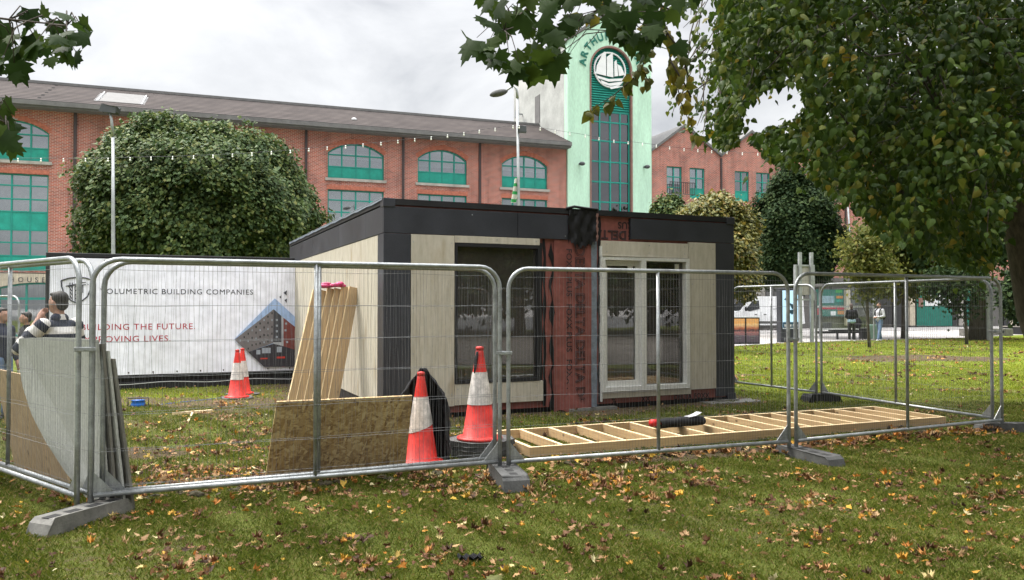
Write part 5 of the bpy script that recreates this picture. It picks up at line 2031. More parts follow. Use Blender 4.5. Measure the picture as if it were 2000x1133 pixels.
mn = person('bearded person in a pale grey hoodie and blue jeans with a backpack', (mp_.x, mp_.y - .1, gzf(mp_.x, mp_.y)), R(-68), {'top': 'hood_grey', 'legs': 'denim', 'shoe': 'white_shoe', 'hair': 'hair_br'}, 1.78, .018,
            arms={1: ((.27, .0, 1.14), (.06, -.22, 1.10)), -1: ((-.27, .0, 1.14), (-.04, -.22, 1.10))},
            legs={1: ((.12, -.10, .52), (.13, -.22, .09), -.12), -1: ((-.11, .10, .52), (-.13, .22, .09), -.12)}, hair='crop', head_turn=R(-10))
bp_ = MB()
bp_.ell((0, .21, 1.20), (.15, .10, .25)).ell((0, .25, 1.10), (.12, .07, .14))
body_mesh('backpack', bp_, M['jacket'], mn, .018)
mb = MB()
for s in (-1, 1):
    mb.tube([(s * .10, .14, 1.47), (s * .12, .02, 1.50), (s * .12, -.12, 1.40), (s * .12, -.145, 1.22), (s * .15, -.05, 1.05), (s * .15, .12, 1.0)], .022, 6)
mb.build('backpack_strap', M['jacket'], mn, True)


def far_person(label, px, py, hpx, rz, cl, hair='short'):
    p = gnd(px, py, 0)
    return person(label, (p.x, p.y, -.02), rz, cl, 1.72, .022, hair=hair)


far_person('distant person in a dark red top walking past the beige shop pillar', 1764, 636, 40, R(20), {'top': 'brown_trim', 'legs': 'black', 'shoe': 'white_shoe'})
far_person('distant person in a dark top beside the green shopfront, right of the beige pillar', 1788, 636, 40, R(-40), {'top': 'navy', 'legs': 'black'}, 'bun')
far_person('distant person in a dark coat just right of the thick mossy trunk', 1925, 641, 40, R(60), {'top': 'navy', 'legs': 'black', 'hair': 'sand'})
far_person('distant person in a pale top at the right picture edge', 1993, 628, 40, R(-60), {'top': 'sand', 'legs': 'black'})
p = gnd(1775, 634, 0)
o = MB().ell((0, 0, 0), (.36, .28, .30), 12, 8).tube([(-.2, 0, .2), (0, 0, .55), (.2, 0, .2)], .025, 6).build('shoulder_bag', M['red'], None, True)
o.location = (p.x, p.y - .5, .62)
tag(o, 'bright red bag carried between the two distant people by the pillar', 'bag')

# luggage
def suitcase(label, px, py, m, wd, h):
    p = gnd(px, py, 0)
    o = thing('suitcase', label, 'suitcase', (p.x, p.y, gzf(p.x, p.y)), R(8))
    MB().box(-wd / 2, -.14, .05, wd / 2, .14, h).build('case_shell', M[m], o, bevel=.04)
    mb = MB()
    for k in range(-2, 3):
        mb.box(k * wd * .16 - .008, -.146, .10, k * wd * .16 + .008, -.138, h - .06)
    mb.build('shell_rib', M[m], o)
    MB().tube([(-.09, .08, h), (-.09, .08, h + .28), (.09, .08, h + .28), (.09, .08, h)], .011, 6).build('handle', M['black'], o)
    for x in (-1, 1):
        for y in (-.1, .1):
            MB().ell((x * wd * .38, y, .03), (.025, .025, .03), 8, 6).build('wheel', M['black'], o)
    return o


suitcase('black wheeled suitcase standing beside the person in the black jacket', 1687, 664, 'black', .36, .56)
suitcase('sage green hard suitcase standing behind the thin young trunk', 1703, 664, 'green_case', .40, .74)
p = gnd(1678, 652, 0)
o = MB().ell((0, 0, .82), (.22, .16, .27), 12, 8).ell((0, -.05, .7), (.18, .14, .16), 10, 8).build('rucksack', M['jacket'], None, True)
o.location = (gnd(1676, 664, 0).x, gnd(1676, 664, 0).y + .1, 0)
tag(o, 'black rucksack hanging at the side of the person in the black jacket', 'rucksack')

# ------------------------------------------------------------------ street things
vp = gnd(1421, 645, 0)
van = thing('panel_van', 'white panel van parked on the street behind the dark corner of the unit', 'van', (vp.x, vp.y, -.02), R(10))
prof = [(.02, .50), (.0, .95), (.20, 1.14), (.95, 1.30), (1.62, 1.98), (1.95, 2.22), (2.5, 2.30), (5.6, 2.30), (5.65, .45), (5.2, .36), (.3, .34)]
mb = MB()
V = []
for y, k in ((.10, .94), (.0, 1.0), (1.95, 1.0), (2.05, .94)):
    for x, z in prof:
        V.append((2.8 + (x - 2.8) * (k if y in (.0, 1.95) else .995), (0 if y < 1 else 2.05) + (0.0 if z < 1.25 else (.13 if y < 1 else -.13) * (z - 1.25) / 1.05) + (.0 if k == 1 else 0), z))
n = len(prof)
b = MB()
b.poly(prof, 0, 2.0, fn=lambda x, y, z: (x, y + (0 if z < 1.25 else (.13 if y < 1 else -.13) * (z - 1.25)), z))
b.build('body', M['van'], van, bevel=.05)
off = lambda z: 0 if z < 1.25 else .13 * (z - 1.25)
g = MB()
g.poly([(1.30, 1.36), (1.42, 1.52), (1.86, 1.98), (2.32, 2.02), (2.34, 1.46), (1.62, 1.30)], -.012, -.002, fn=lambda x, y, z: (x, y + off(z), z))
g.build('side_window', M['van_glass'], van)
g = MB()
g.add([(.98 - .01, .18, 1.335), (.98 - .01, 1.82, 1.335), (1.60, 1.74, 1.985), (1.60, .26, 1.985)], [(0, 1, 2, 3)])
g.v = [(x - .03, y, z + .025) for x, y, z in g.v]
g.build('windscreen', M['van_glass'], van)
for x in (.95, 4.6):
    wv = MB().tube([(x, -.02, .34), (x, .22, .34)], .34, 20).build('wheel', M['rubber'], van, True)
    MB().tube([(x, -.035, .34), (x, .0, .34)], .20, 14).build('rim', M['galv'], wv, True)
MB().box(.9, -.008, .45, 5.3, .0, .62).build('side_strip', M['slab'], van)
for x in (1.95, 2.62):
    MB().box(x, -.02, 1.05, x + .18, .0, 1.10).build('door_handle', M['black'], van)
mb = MB()
for x in (2.42, 3.85):
    mb.box(x, -.004, .6, x + .015, .001, 1.25)
mb.build('door_seam', M['slab'], van)
MB().box(3.3, -.012, 1.42, 5.0, -.001, 1.46).build('door_rail', M['slab'], van)
MB().box(.02, .1, .72, .06, .5, .95).box(.02, 1.5, .72, .06, 1.9, .95).build('headlight', M['fascia_grey'], van)
MB().ell((1.25, -.16, 1.45), (.07, .12, .16), 10, 8).build('wing_mirror', M['black'], van)

PA = R(14)
tp_ = gnd(1545, 668, 0)
tot = thing('advert_totem', 'dark street totem with a lit pale blue advert screen', 'totem', (tp_.x, tp_.y, -.02), PA)
MB().box(-.52, 0, 0, .50, .34, 2.45).build('casing', M['char'], tot, bevel=.02)
sc_m, Nn, Ll, p = newmat('advert_screen')
p.inputs['Base Color'].default_value = (.30, .47, .62, 1)
p.inputs['Emission Color'].default_value = (.42, .62, .78, 1)
p.inputs['Emission Strength'].default_value = .55
p.inputs['Roughness'].default_value = .2
MB().box(-.42, -.012, .62, .42, -.002, 2.36).build('screen', sc_m, tot)
mb = MB()
mb.poly([(-.36, 1.95), (-.05, 2.15), (-.12, 1.85)], -.018, -.014).poly([(-.1, 1.80), (.35, 1.62), (.05, 1.5)], -.018, -.014).poly([(-.2, 1.45), (.35, 1.52), (.05, 1.25)], -.018, -.014)
mb.box(-.42, -.018, .60, .42, -.014, .92)
mb.build('screen_picture', mat('advert_blue', (.03, .09, .15), .4), tot)
mb = MB()
for x0, x1 in ((-.34, -.20), (-.18, -.10), (-.08, .02), (.08, .18), (.2, .34)):
    mb.box(x0, -.022, .72, x1, -.019, .82)
mb.box(-.42, -.022, .62, .42, -.019, .66)
mb.build('screen_strip', M['white'], tot)

yp = gnd(1575, 669, 0)
pyl = thing('sign_pylon', 'grey steel sign pylon with two tall posts and a blank panel', 'sign pylon', (yp.x, yp.y, -.02), PA)
for x in (-.30, .28):
    MB().box(x - .065, -.06, 0, x + .065, .06, 4.05).build('post', M['lamp_grey'], pyl)
MB().box(-.45, .07, 2.15, .43, .16, 3.48).build('sign_panel', M['stone'], pyl)
MB().box(-.49, .03, 3.42, .47, .2, 3.50).box(-.49, .03, 1.9, .47, .2, 1.97).box(-.50, .03, 1.97, -.42, .2, 3.42).box(.40, .03, 1.97, .48, .2, 3.42).build('panel_frame', M['lamp_grey'], pyl)

sp_ = gnd(1602, 663, 0)
bus = thing('bus_shelter', 'glass bus shelter with grey posts in front of the green shop posters', 'bus shelter', (sp_.x, sp_.y + .6, -.02), PA)
SL = 3.55
for x in (.28, SL - .06):
    MB().box(x - .06, -.05, 0, x + .06, .05, 2.6).build('post', M['lamp_grey'], bus)
MB().box(0, -.6, 2.60, SL + .1, 1.0, 2.74).build('roof', M['slab'], bus, bevel=.02)
MB().box(0, .0, .28, SL, .06, .40).build('low_rail', M['shop_dark'], bus)
MB().box(0, .0, 1.58, SL, .04, 1.66).build('white_band', M['white'], bus)
MB().box(.1, .02, .45, SL - .1, .03, 2.55).build('glass_panel', M['shelter_glass'], bus)
mb = MB().box(.55, -.55, .42, 2.1, -.25, .48)
mb.box(.9, -.45, 0, .98, -.38, .42).box(1.8, -.45, 0, 1.88, -.38, .42)
mb.build('bench', M['shop_dark'], bus)
MB().box(2.5, .05, .9, 3.0, .09, 2.1).build('timetable', M['stone'], bus)

bd = gnd(1457, 671, 0)
o = thing('display_board', 'low black display board with two orange sunset pictures on the paving', 'display board', (bd.x, bd.y, -.02), R(4))
MB().box(-1.15, 0, 0, .62, .25, 1.15).build('board', M['black'], o, bevel=.01)
sm_, Nn, Ll, p = newmat('sunset_print')
t = Nn.new('ShaderNodeTexCoord')
s_ = Nn.new('ShaderNodeSeparateXYZ')
Ll.new(t.outputs['Object'], s_.inputs[0])
nz_ = noise(Nn, Ll, 6, 4, .6, (1, 1, 2.5))
ad = Nn.new('ShaderNodeMath')
ad.operation = 'MULTIPLY_ADD'
ad.inputs[1].default_value = .22
Ll.new(nz_.outputs['Fac'], ad.inputs[0])
Ll.new(s_.outputs['Z'], ad.inputs[2])
r = ramp(Nn, [(.12, (.06, .05, .06)), (.46, (.10, .07, .09)), (.60, (.36, .15, .14)), (.70, (.05, .03, .04)), (.80, (.40, .12, .06)), (1.0, (.72, .36, .12)), (1.2 / 1.25, (.75, .5, .25))])
Ll.new(ad.outputs[0], r.inputs[0])
Ll.new(r.outputs[0], p.inputs['Base Color'])
for x0, x1 in ((-.58, -.05), (.02, .56)):
    MB().box(x0, -.012, .06, x1, -.003, 1.10).build('sunset_picture', sm_, o)
mb = MB()
for x, z, wd in ((-1.0, .25, .3), (-.95, .5, .2), (-.45, .30, .28), (-.4, .22, .2), (.15, .30, .28), (.2, .22, .2)):
    mb.box(x, -.018, z, x + wd, -.014, z + .03)
mb.build('caption_lines', M['fascia_grey'], o)
MB().box(-1.0, .02, 1.152, .60, .2, 1.19).build('white_top', M['white'], o)

for lab, px, py in (('left one of two black bollards on the street before the green shopfront', 1783.5, 633), ('right one of two black bollards on the street before the green shopfront', 1818, 632.5)):
    p = gnd(px, py, 0)
    o = thing('bollard', lab, 'bollard', (p.x, p.y, -.02), 0, 'black street bollards')
    MB().lathe([(.17, 0), (.17, .06), (.12, .10), (.11, .75), (.14, .80), (.11, .88), (.04, .94)], 14).build('shaft', M['black'], o, True)


def railing(label, x0, x1, y, ztop=1.05):
    p, q = gnd(x0, y, 0), gnd(x1, y, 0)
    ln = (q - p).length
    o = thing('street_railing', label, 'railing', (p.x, p.y, -.02), math.atan2(q.y - p.y, q.x - p.x), 'grey street railings')
    mb = MB()
    mb.tube([(0, 0, ztop), (ln, 0, ztop)], .03, 6).tube([(0, 0, .18), (ln, 0, .18)], .02, 6).tube([(0, 0, ztop - .15), (ln, 0, ztop - .15)], .015, 6)
    k = 0.0
    while k < ln:
        mb.tube([(k, 0, .18), (k, 0, ztop - .15)], .012, 4)
        k += .16
    mb.build('rail_grid', M['lamp_grey'], o)
    for x in (0, ln / 2, ln):
        MB().tube([(x, 0, 0), (x, 0, ztop + .03)], .035, 8).build('post', M['lamp_grey'], o)


railing('grey street railing between the two slim trunks', 1853, 1905, 632)
railing('grey street railing at the right picture edge beyond the planter', 1952, 2012, 628)
p, q = gnd(1953, 651, 0), gnd(2060, 655, 0)
o = thing('planter_wall', 'low dark planter wall at the right edge beyond the lawn', 'planter', (p.x, p.y, -.02), math.atan2(q.y - p.y, q.x - p.x))
ln = (q - p).length
MB().box(0, 0, 0, ln, .5, .42).build('wall', M['shop_dark'], o, bevel=.01)
MB().box(-.03, -.03, .421, ln * .55, .52, .46).build('coping', M['stone'], o)
p, q = gnd(1900, 657, 0), gnd(1950, 653, 0)
o = MB().box(0, 0, 0, (q - p).length * .6, .5, .4).build('kerb_block', M['concrete'], None, bevel=.02)
o.location = (p.x, p.y + .8, -.02)
tag(o, 'grey concrete block at the foot of the thick mossy trunk', 'block')


def lamp_post(label, base, top, head, kind_='arm'):
    o = thing('street_lamp', label, 'street lamp', (base.x, base.y, -.02), 0, 'street lamps along the street')
    tx, ty, tz = top.x - base.x, top.y - base.y, top.z
    hx_, hy_, hz_ = head.x - base.x, head.y - base.y, head.z
    MB().tube([(0, 0, 0), (0, 0, 1.2), (0, 0, 1.25), (tx * .6, ty, tz * .6), (tx, ty, tz - .5)], [.085, .085, .068, .055, .045], 10).build('post', M['lamp_grey'], o, True)
    if kind_ == 'arm':
        MB().tube([(tx, ty, tz - .5), (tx - .02, ty, tz - .15), (tx - .15, ty, tz), (hx_ + .2, hy_, hz_ + .03)], [.055, .05, .045, .035], 8).build('bracket', M['lamp_grey'], o, True)
        MB().ell((hx_, hy_, hz_), (.36, .17, .13), 14, 8, Matrix.Rotation(R(-14), 3, 'Y')).build('lamp_head', M['slab'], o, True)
    else:
        MB().tube([(tx, ty, tz - .5), (hx_ + .05, hy_, hz_ - .25), (hx_, hy_, hz_)], [.055, .045, .04], 8).build('bracket', M['lamp_grey'], o, True)
        MB().poly([(-.27, -.05), (.22, -.12), (.27, .06), (-.20, .14)], -.12, .12, fn=lambda x, y, z: (hx_ + x, hy_ + y, hz_ + .1 + z)).build('lamp_head', M['lamp_dark'], o, bevel=.03)
    return o


LY, MY = 25.6, 30.0
lamp_post('street lamp with a small dark square head in front of the round clipped tree', gnd(222, 691, 0) if False else at(221.5, 660, LY) * Vector((1, 1, 0)), at(221, 236, LY), at(215, 219, LY), 'box')
ml = lamp_post('tall street lamp with a curved arm and a floodlight, before the mint tower', at(1016, 640, MY) * Vector((1, 1, 0)), at(1010.5, 166, MY), at(974, 181, MY), 'arm')
fl = at(1020, 253, MY) - ml.location
MB().box(fl.x - .18, fl.y - .12, fl.z - .13, fl.x + .16, fl.y + .1, fl.z + .13).build('floodlight', M['lamp_dark'], ml, bevel=.02)
fb = at(1012, 370, MY) - ml.location
V = [(fb.x + (-.12 + .05 * i) - .02 * j, fb.y - .06 * math.sin(i * 1.6), fb.z + .45 - .12 * j) for j in range(9) for i in range(5)]
Fc = [(j * 5 + i, j * 5 + i + 1, (j + 1) * 5 + i + 1, (j + 1) * 5 + i) for j in range(8) for i in range(4)]
o = link_mesh('flag', V, Fc, stripe_mat('green_flag', (.03, .30, .08), (.55, .55, .5), .3, 'Z', .6), None, True)
o.location = ml.location
tag(o, 'furled green and white flag hanging on the lamp post before the tower', 'flag')
lamp_post('thin street lamp post rising right of the dark green tree', at(1668, 655, 42) * Vector((1, 1, 0)), at(1656, 385, 42), at(1652, 370, 42), 'box')
p = at(1931, 655, 37.5)
o = thing('sign_post', 'slim grey post right of the thick mossy trunk', 'post', (p.x, p.y, -.02), 0)
MB().tube([(0, 0, 0), (0, 0, 3.2)], .09, 8).build('post', M['lamp_grey'], o)
MB().tube([(.22, .3, 0), (.22, .3, 3.0)], .07, 8).build('post', M['lamp_dark'], o)
p = at(1705, 533, 37)
o = thing('bus_stop_sign', 'round green sign with a white ring above the person with the backpack', 'sign', (p.x + .05, p.y, -.02), R(10))
MB().tube([(0, .05, 0), (0, .05, p.z + .2)], .035, 8).build('post', M['lamp_grey'], o)
mb = MB()
mb.poly([(.20 * math.cos(2 * math.pi * k / 20), p.z + .2 * math.sin(2 * math.pi * k / 20)) for k in range(20)], -.01, .01)
mb.build('sign_disc', mat('sign_green', (.02, .36, .13), .5), o)
mb = MB().tube([(.12 * math.cos(2 * math.pi * k / 16), -.014, p.z + .12 * math.sin(2 * math.pi * k / 16)) for k in range(17)], .014, 4).tube([(-.08, -.014, p.z + .04), (.08, -.014, p.z + .04)], .012, 4)
mb.build('sign_ring', M['white'], o)


def festoon(label, pts, Y0, Y1):
    W_ = [at(x, y, Y0 + (Y1 - Y0) * (x - pts[0][0]) / (pts[-1][0] - pts[0][0])) for x, y in pts]
    o = thing('string_lights', label, 'string lights', W_[0], 0, 'festoon lights strung between the lamp posts')
    L_ = [w_ - W_[0] for w_ in W_]
    MB().tube([v + Vector((0, 0, .10)) for v in L_], .006, 4).build('wire', M['black'], o)
    for v in L_:
        MB().ell(v, (.030, .030, .036), 8, 6).tube([v + Vector((0, 0, .03)), v + Vector((0, 0, .10))], .02, 6).build('festoon_bulb', M['bulb'], o, True)


festoon('string of pale bulbs running across the round tree to the tower lamp post',
        [(-8, 317), (35, 315), (80, 315), (124, 315), (167, 315), (211, 314.5), (254, 313), (295, 312), (337, 311), (378, 309.5), (416, 308), (454, 306), (492, 304), (530, 301), (567, 298.5), (603, 295), (639, 292), (675, 289), (709, 286), (744, 283), (777, 279), (810, 275.5), (842, 272), (874, 268), (906, 263.5), (936, 259), (967, 255), (1002, 250)], 25.2, 29.8)
festoon('string of pale bulbs running from the tower lamp post to the gabled building',
        [(1014, 250), (1055, 254), (1084, 259), (1113, 263.5), (1143, 268), (1170, 273), (1199, 278), (1227, 281), (1255, 284), (1282, 287.5), (1308, 291), (1336, 294), (1363, 296), (1390, 298), (1420, 300), (1450, 302), (1480, 303)], 29.8, 36)

# ------------------------------------------------------------------ trees
def limb(mb, p, q, r0, r1, sag=.0, n=7, jit=.06, sides=7):
    p, q = Vector(p), Vector(q)
    ln = (q - p).length
    pts, rs = [], []
    for k in range(n + 1):
        t = k / n
        v = p.lerp(q, t) + Vector((rnd.gauss(0, jit * ln * .3), rnd.gauss(0, jit * ln * .3), -sag * 4 * t * (1 - t) * ln)) * (1 if 0 < k < n else 0)
        pts.append(v)
        rs.append(r0 + (r1 - r0) * t)
    mb.tube(pts, rs, sides)
    return pts


def clipped_tree(name, label, c, rad, material, n_cl=900, per=24, leaf=.26, power=2.6, trunk=.22, seed=1, droop=.8, bump=.07, templ=LEAF4, depth=.22, zmin=None, group=None, squash_low=.0):
    """A dense crown: leaf sprays set over and under the surface of a lumpy rounded block."""
    g = np.random.default_rng(seed)
    c = np.array(c, float)
    d = unit(g.normal(size=(n_cl, 3)))
    d[:, 2] = np.where(d[:, 2] < -.75, -d[:, 2], d[:, 2])
    k = (np.abs(d[:, 0]) ** power + np.abs(d[:, 1]) ** power + np.abs(d[:, 2]) ** power) ** (-1 / power)
    lump = 1 + bump * (np.sin(d[:, 0] * 5.1 + seed) * np.sin(d[:, 2] * 6.3 + 2) + .7 * np.sin(d[:, 1] * 7.7 + d[:, 2] * 5 + seed * 2)) + g.normal(0, .032, n_cl)
    lay = 1 - depth * g.random(n_cl) ** 1.6
    lay = np.where(g.random(n_cl) < .10, 1 + .07 * g.random(n_cl), lay)
    cp = d * (k * lump * lay)[:, None] * np.array(rad)
    if squash_low:
        cp[:, :2] *= (1 - squash_low * np.clip(-cp[:, 2] / rad[2], 0, 1))[:, None]
    outw = unit(cp / (np.array(rad) ** 2))
    m = n_cl * per
    ci = np.repeat(np.arange(n_cl), per)
    sig = leaf * 1.15
    off = g.normal(size=(m, 3)) * sig
    pos = cp[ci] + off - outw[ci] * (np.abs((off * outw[ci]).sum(1)) * .6)[:, None]
    tip = outw[ci] * .45 + np.array([0, 0, -droop]) + g.normal(size=(m, 3)) * .42
    nrm = outw[ci] * .6 + np.array([0, 0, .75]) + g.normal(size=(m, 3)) * .33
    size = leaf * g.uniform(.55, 1.25, m)
    if zmin is not None:
        ok = pos[:, 2] + c[2] > zmin
        pos, tip, nrm, size = pos[ok], tip[ok], nrm[ok], size[ok]
    V, T = scatter(templ[0], templ[1], pos, tip, nrm, size)
    zg = gzf(c[0], c[1]) - .02
    o = thing(name, label, 'tree', (c[0], c[1], zg), 0, group)
    V[:, 2] += c[2] - zg
    np_mesh('crown', V, T, material, o)
    mb = MB()
    hz = c[2] - zg
    mb.tube([(0, 0, 0), (.02, 0, hz * .35), (0, .03, hz * .75), (.02, 0, hz * 1.1)], [trunk * 1.25, trunk, trunk * .8, trunk * .4], 10)
    for _ in range(9):
        dd = Vector(unit(g.normal(size=3) * np.array([1, 1, .6]) + np.array([0, 0, .4])))
        limb(mb, (0, 0, hz * g.uniform(.45, .9)), Vector((0, 0, hz)) + Vector((dd.x * rad[0], dd.y * rad[1], dd.z * rad[2])) * .8, trunk * .4, .03, 0, 5)
    mb.build('trunk', M['bark'], o, True)
    return o


def crown_at(px0, px1, py0, pyb, Y):
    """Centre and half sizes of a crown that spans these pixels at distance Y."""
    a, b = at(px0, py0, Y), at(px1, pyb, Y)
    return ((a.x + b.x) / 2, Y, (a.z + b.z) / 2), ((b.x - a.x) / 2, (b.x - a.x) / 2 * .9, (a.z - b.z) / 2)


c, r = crown_at(192, 596, 258, 560, 31.5)
clipped_tree('round_tree', 'big round clipped tree in front of the red brick building, behind the banner', c, r, M['lf_round'], 3600, 34, .165, 2.6, .3, 3, .8, .068, group='rounded street trees')
c, r = crown_at(1270, 1340, 392, 560, 34)
clipped_tree('round_tree', 'low olive tree just right of the mint tower, its top above the unit roof', c, r, M['lf_round'], 800, 28, .16, 2.4, .16, 5, .7, .06, group='rounded street trees')
c, r = crown_at(1314, 1470, 398, 590, 28.5)
clipped_tree('round_tree', 'yellowing round tree behind the right end of the modular unit', c, r, M['lf_yellow'], 1600, 30, .145, 2.5, .18, 7, .8, .10, group='rounded street trees')
c, r = crown_at(1474, 1636, 345, 580, 43)
clipped_tree('conical_tree', 'dark green bushy tree behind the sign pylon', c, r, M['lf_dark'], 2200, 28, .18, 1.9, .22, 9, .75, .12)


def young_tree(label, foot, top_px, Y, crown_px, material, n=1500, leaf=.14, tr=.055, seed=2, lean=0.0):
    g = np.random.default_rng(seed)
    zg = gzf(foot.x, foot.y)
    o = thing('young_tree', label, 'tree', (foot.x, foot.y, zg), 0)
    x0, x1, y0, y1 = crown_px
    a, b = at(x0, y0, Y), at(x1, y1, Y)
    cc = Vector(((a.x + b.x) / 2 - foot.x, Y - foot.y, (a.z + b.z) / 2 - zg))
    rr = ((b.x - a.x) / 2, (b.x - a.x) / 2, (a.z - b.z) / 2)
    tp = at(*top_px, Y) - Vector((foot.x, foot.y, zg))
    mb = MB()
    st_ = limb(mb, (0, 0, 0), tp, tr * 1.2, tr * .45, 0, 8, .015)
    P_l, T_l, N_l = [], [], []
    for k in range(26):
        t = rnd.uniform(.35, 1.0)
        s0 = st_[min(8, int(t * 8))]
        dd = unit(g.normal(size=3)) * np.array([1, 1, .9])
        e_ = Vector((cc.x + dd[0] * rr[0] * .9, cc.y + dd[1] * rr[1] * .9, cc.z + dd[2] * rr[2] * .9))
        pts = limb(mb, s0, e_, tr * .3, .008, .02, 6, .05, 5)
        for p_ in pts[2:]:
            m = n // (26 * 5)
            q = np.array(p_)[None] + g.normal(size=(m, 3)) * .22
            P_l.append(q)
    pos = np.concatenate(P_l)
    m = len(pos)
    V, T = scatter(LEAF4[0], LEAF4[1], pos, g.normal(size=(m, 3)) + np.array([0, 0, -.8]), g.normal(size=(m, 3)) * .6 + np.array([0, -.3, .7]), leaf * g.uniform(.6, 1.2, m))
    mb.build('trunk', M['bark'], o, True)
    np_mesh('crown', V, T, material, o)
    return o


young_tree('slim young tree with yellow leaves rising between the two people with suitcases', gnd(1698, 679, 0), (1690, 440), 30.5, (1640, 1765, 425, 560), M['lf_young'], 5200, .15, .055, 4)
young_tree('thin sapling trunk left of the thick mossy trunk at the lawn edge', gnd(1888, 673, 0), (1880, 500), 33.5, (1800, 1935, 492, 588), M['lf_dark'], 3400, .16, .06, 6)
tf = gnd(1915, 664, 0)
c = (tf.x, tf.y, 6.2)
clipped_tree('mossy_tree', 'tree with a thick mossy trunk standing at the street edge on the right', c, (4.4, 3.5, 3.9), M['lf_dark'], 900, 24, .26, 2.1, .42, 13, .7, .08, depth=.5)
c, r = crown_at(1700, 1830, 468, 585, 40)
clipped_tree('round_tree', 'pale green tree behind the young tree, before the shopfronts', c, r, M['lf_young'], 420, 22, .24, 2.2, .14, 15, .6, .09, depth=.6, group='rounded street trees')
c, r = crown_at(1960, 2075, 520, 640, 47)
clipped_tree('round_tree', 'small dark tree at the right edge beyond the planter wall', c, r, M['lf_dark'], 300, 22, .28, 2.2, .16, 17, .6, .09, depth=.6, group='rounded street trees')

# ---- the big lime tree on the right
CORE = [(1395, -260), (1408, 40), (1400, 110), (1392, 150), (1425, 200), (1455, 212), (1480, 185), (1505, 168), (1558, 160), (1572, 205), (1545, 235), (1490, 250), (1465, 268), (1500, 312), (1560, 330), (1596, 352), (1625, 385), (1660, 402), (1690, 428), (1712, 455), (1770, 476), (1840, 512), (1900, 530), (1945, 520), (1962, 460), (1985, 390), (2330, 400), (2330, -260)]
FRINGE = [(1290, -60), (1330, 90), (1285, 190), (1330, 262), (1420, 285), (1440, 290), (1460, 200), (1430, 60), (1410, -60)]
DROOP = [(1402, 200), (1396, 285), (1420, 290), (1450, 240), (1450, 200)]


def in_poly(x, y, poly):
    r_ = np.zeros(len(x), bool)
    n = len(poly)
    for i in range(n):
        (x0, y0), (x1, y1) = poly[i], poly[(i + 1) % n]
        hit = ((y0 > y) != (y1 > y)) & (x < (x1 - x0) * (y - y0) / ((y1 - y0) + 1e-12) + x0)
        r_ ^= hit
    return r_


def sample_poly(poly, n, g):
    P_ = np.array(poly)
    lo, hi = P_.min(0), P_.max(0)
    out_ = []
    while len(out_) < n:
        q = lo + (hi - lo) * g.random((n * 2, 2))
        out_ += list(q[in_poly(q[:, 0], q[:, 1], poly)])
    return np.array(out_[:n])


def to_world(q, Y):
    return np.array([tuple(at(a, b, y)) for (a, b), y in zip(q, Y)])


g = np.random.default_rng(21)
LT = Vector((8.55, 12.9, 0))
lime = thing('lime_tree', 'large lime tree overhanging from the right with dark ridged trunk at the picture edge', 'tree', LT, 0)
mb = MB()
p_a, p_b, p_c = at(2030, 610, 12.9), at(2008, 480, 12.8), at(1985, 380, 12.6)
tr_pts = [Vector((p_a.x + .62, p_a.y, -.05)), Vector((p_a.x + .45, p_a.y, .5)), p_a, p_b, p_c, at(1950, 250, 12.4), at(1900, 100, 12.2), at(1880, -120, 12)]
mb.tube([v - LT for v in tr_pts], [.52, .40, .33, .31, .29, .24, .18, .1], 16)
mains = []
for s0, e_, r_ in ((p_c, at(1700, 150, 10.5), .12), (p_c, at(1600, 60, 12.5), .11), (at(1950, 250, 12.4), at(1480, 40, 11.5), .10), (at(1950, 250, 12.4), at(2150, 60, 11), .12), (p_c, at(1880, 300, 8.5), .11),
                   (at(1970, 330, 12.5), at(1620, 300, 13.5), .09), (at(1900, 100, 12.2), at(1560, -80, 10), .09), (p_c, at(2200, 300, 14), .1), (at(1960, 300, 12.4), at(1760, 380, 9.0), .07)):
    mains += limb(mb, s0 - LT, e_ - LT, r_, .025, -.02, 9, .05)
q = sample_poly(CORE, 2500, g)
Y = 7.2 + 9.3 * g.random(2500) ** 1.15
cl_ = to_world(q, Y)
q2 = sample_poly(FRINGE, 70, g)
cl2 = to_world(q2, g.uniform(8.2, 11.5, 70))
q3 = sample_poly(DROOP, 45, g)
cl3 = to_world(q3, g.uniform(9.0, 11.5, 45))
allc = np.concatenate([cl_, cl2, cl3])
per = np.concatenate([np.full(len(cl_), 34), np.full(len(cl2), 9), np.full(len(cl3), 24)])
MA = np.array([tuple(v) for v in mains])
loc = np.array(tuple(LT))
P_l, T_l, N_l, S_l = [], [], [], []
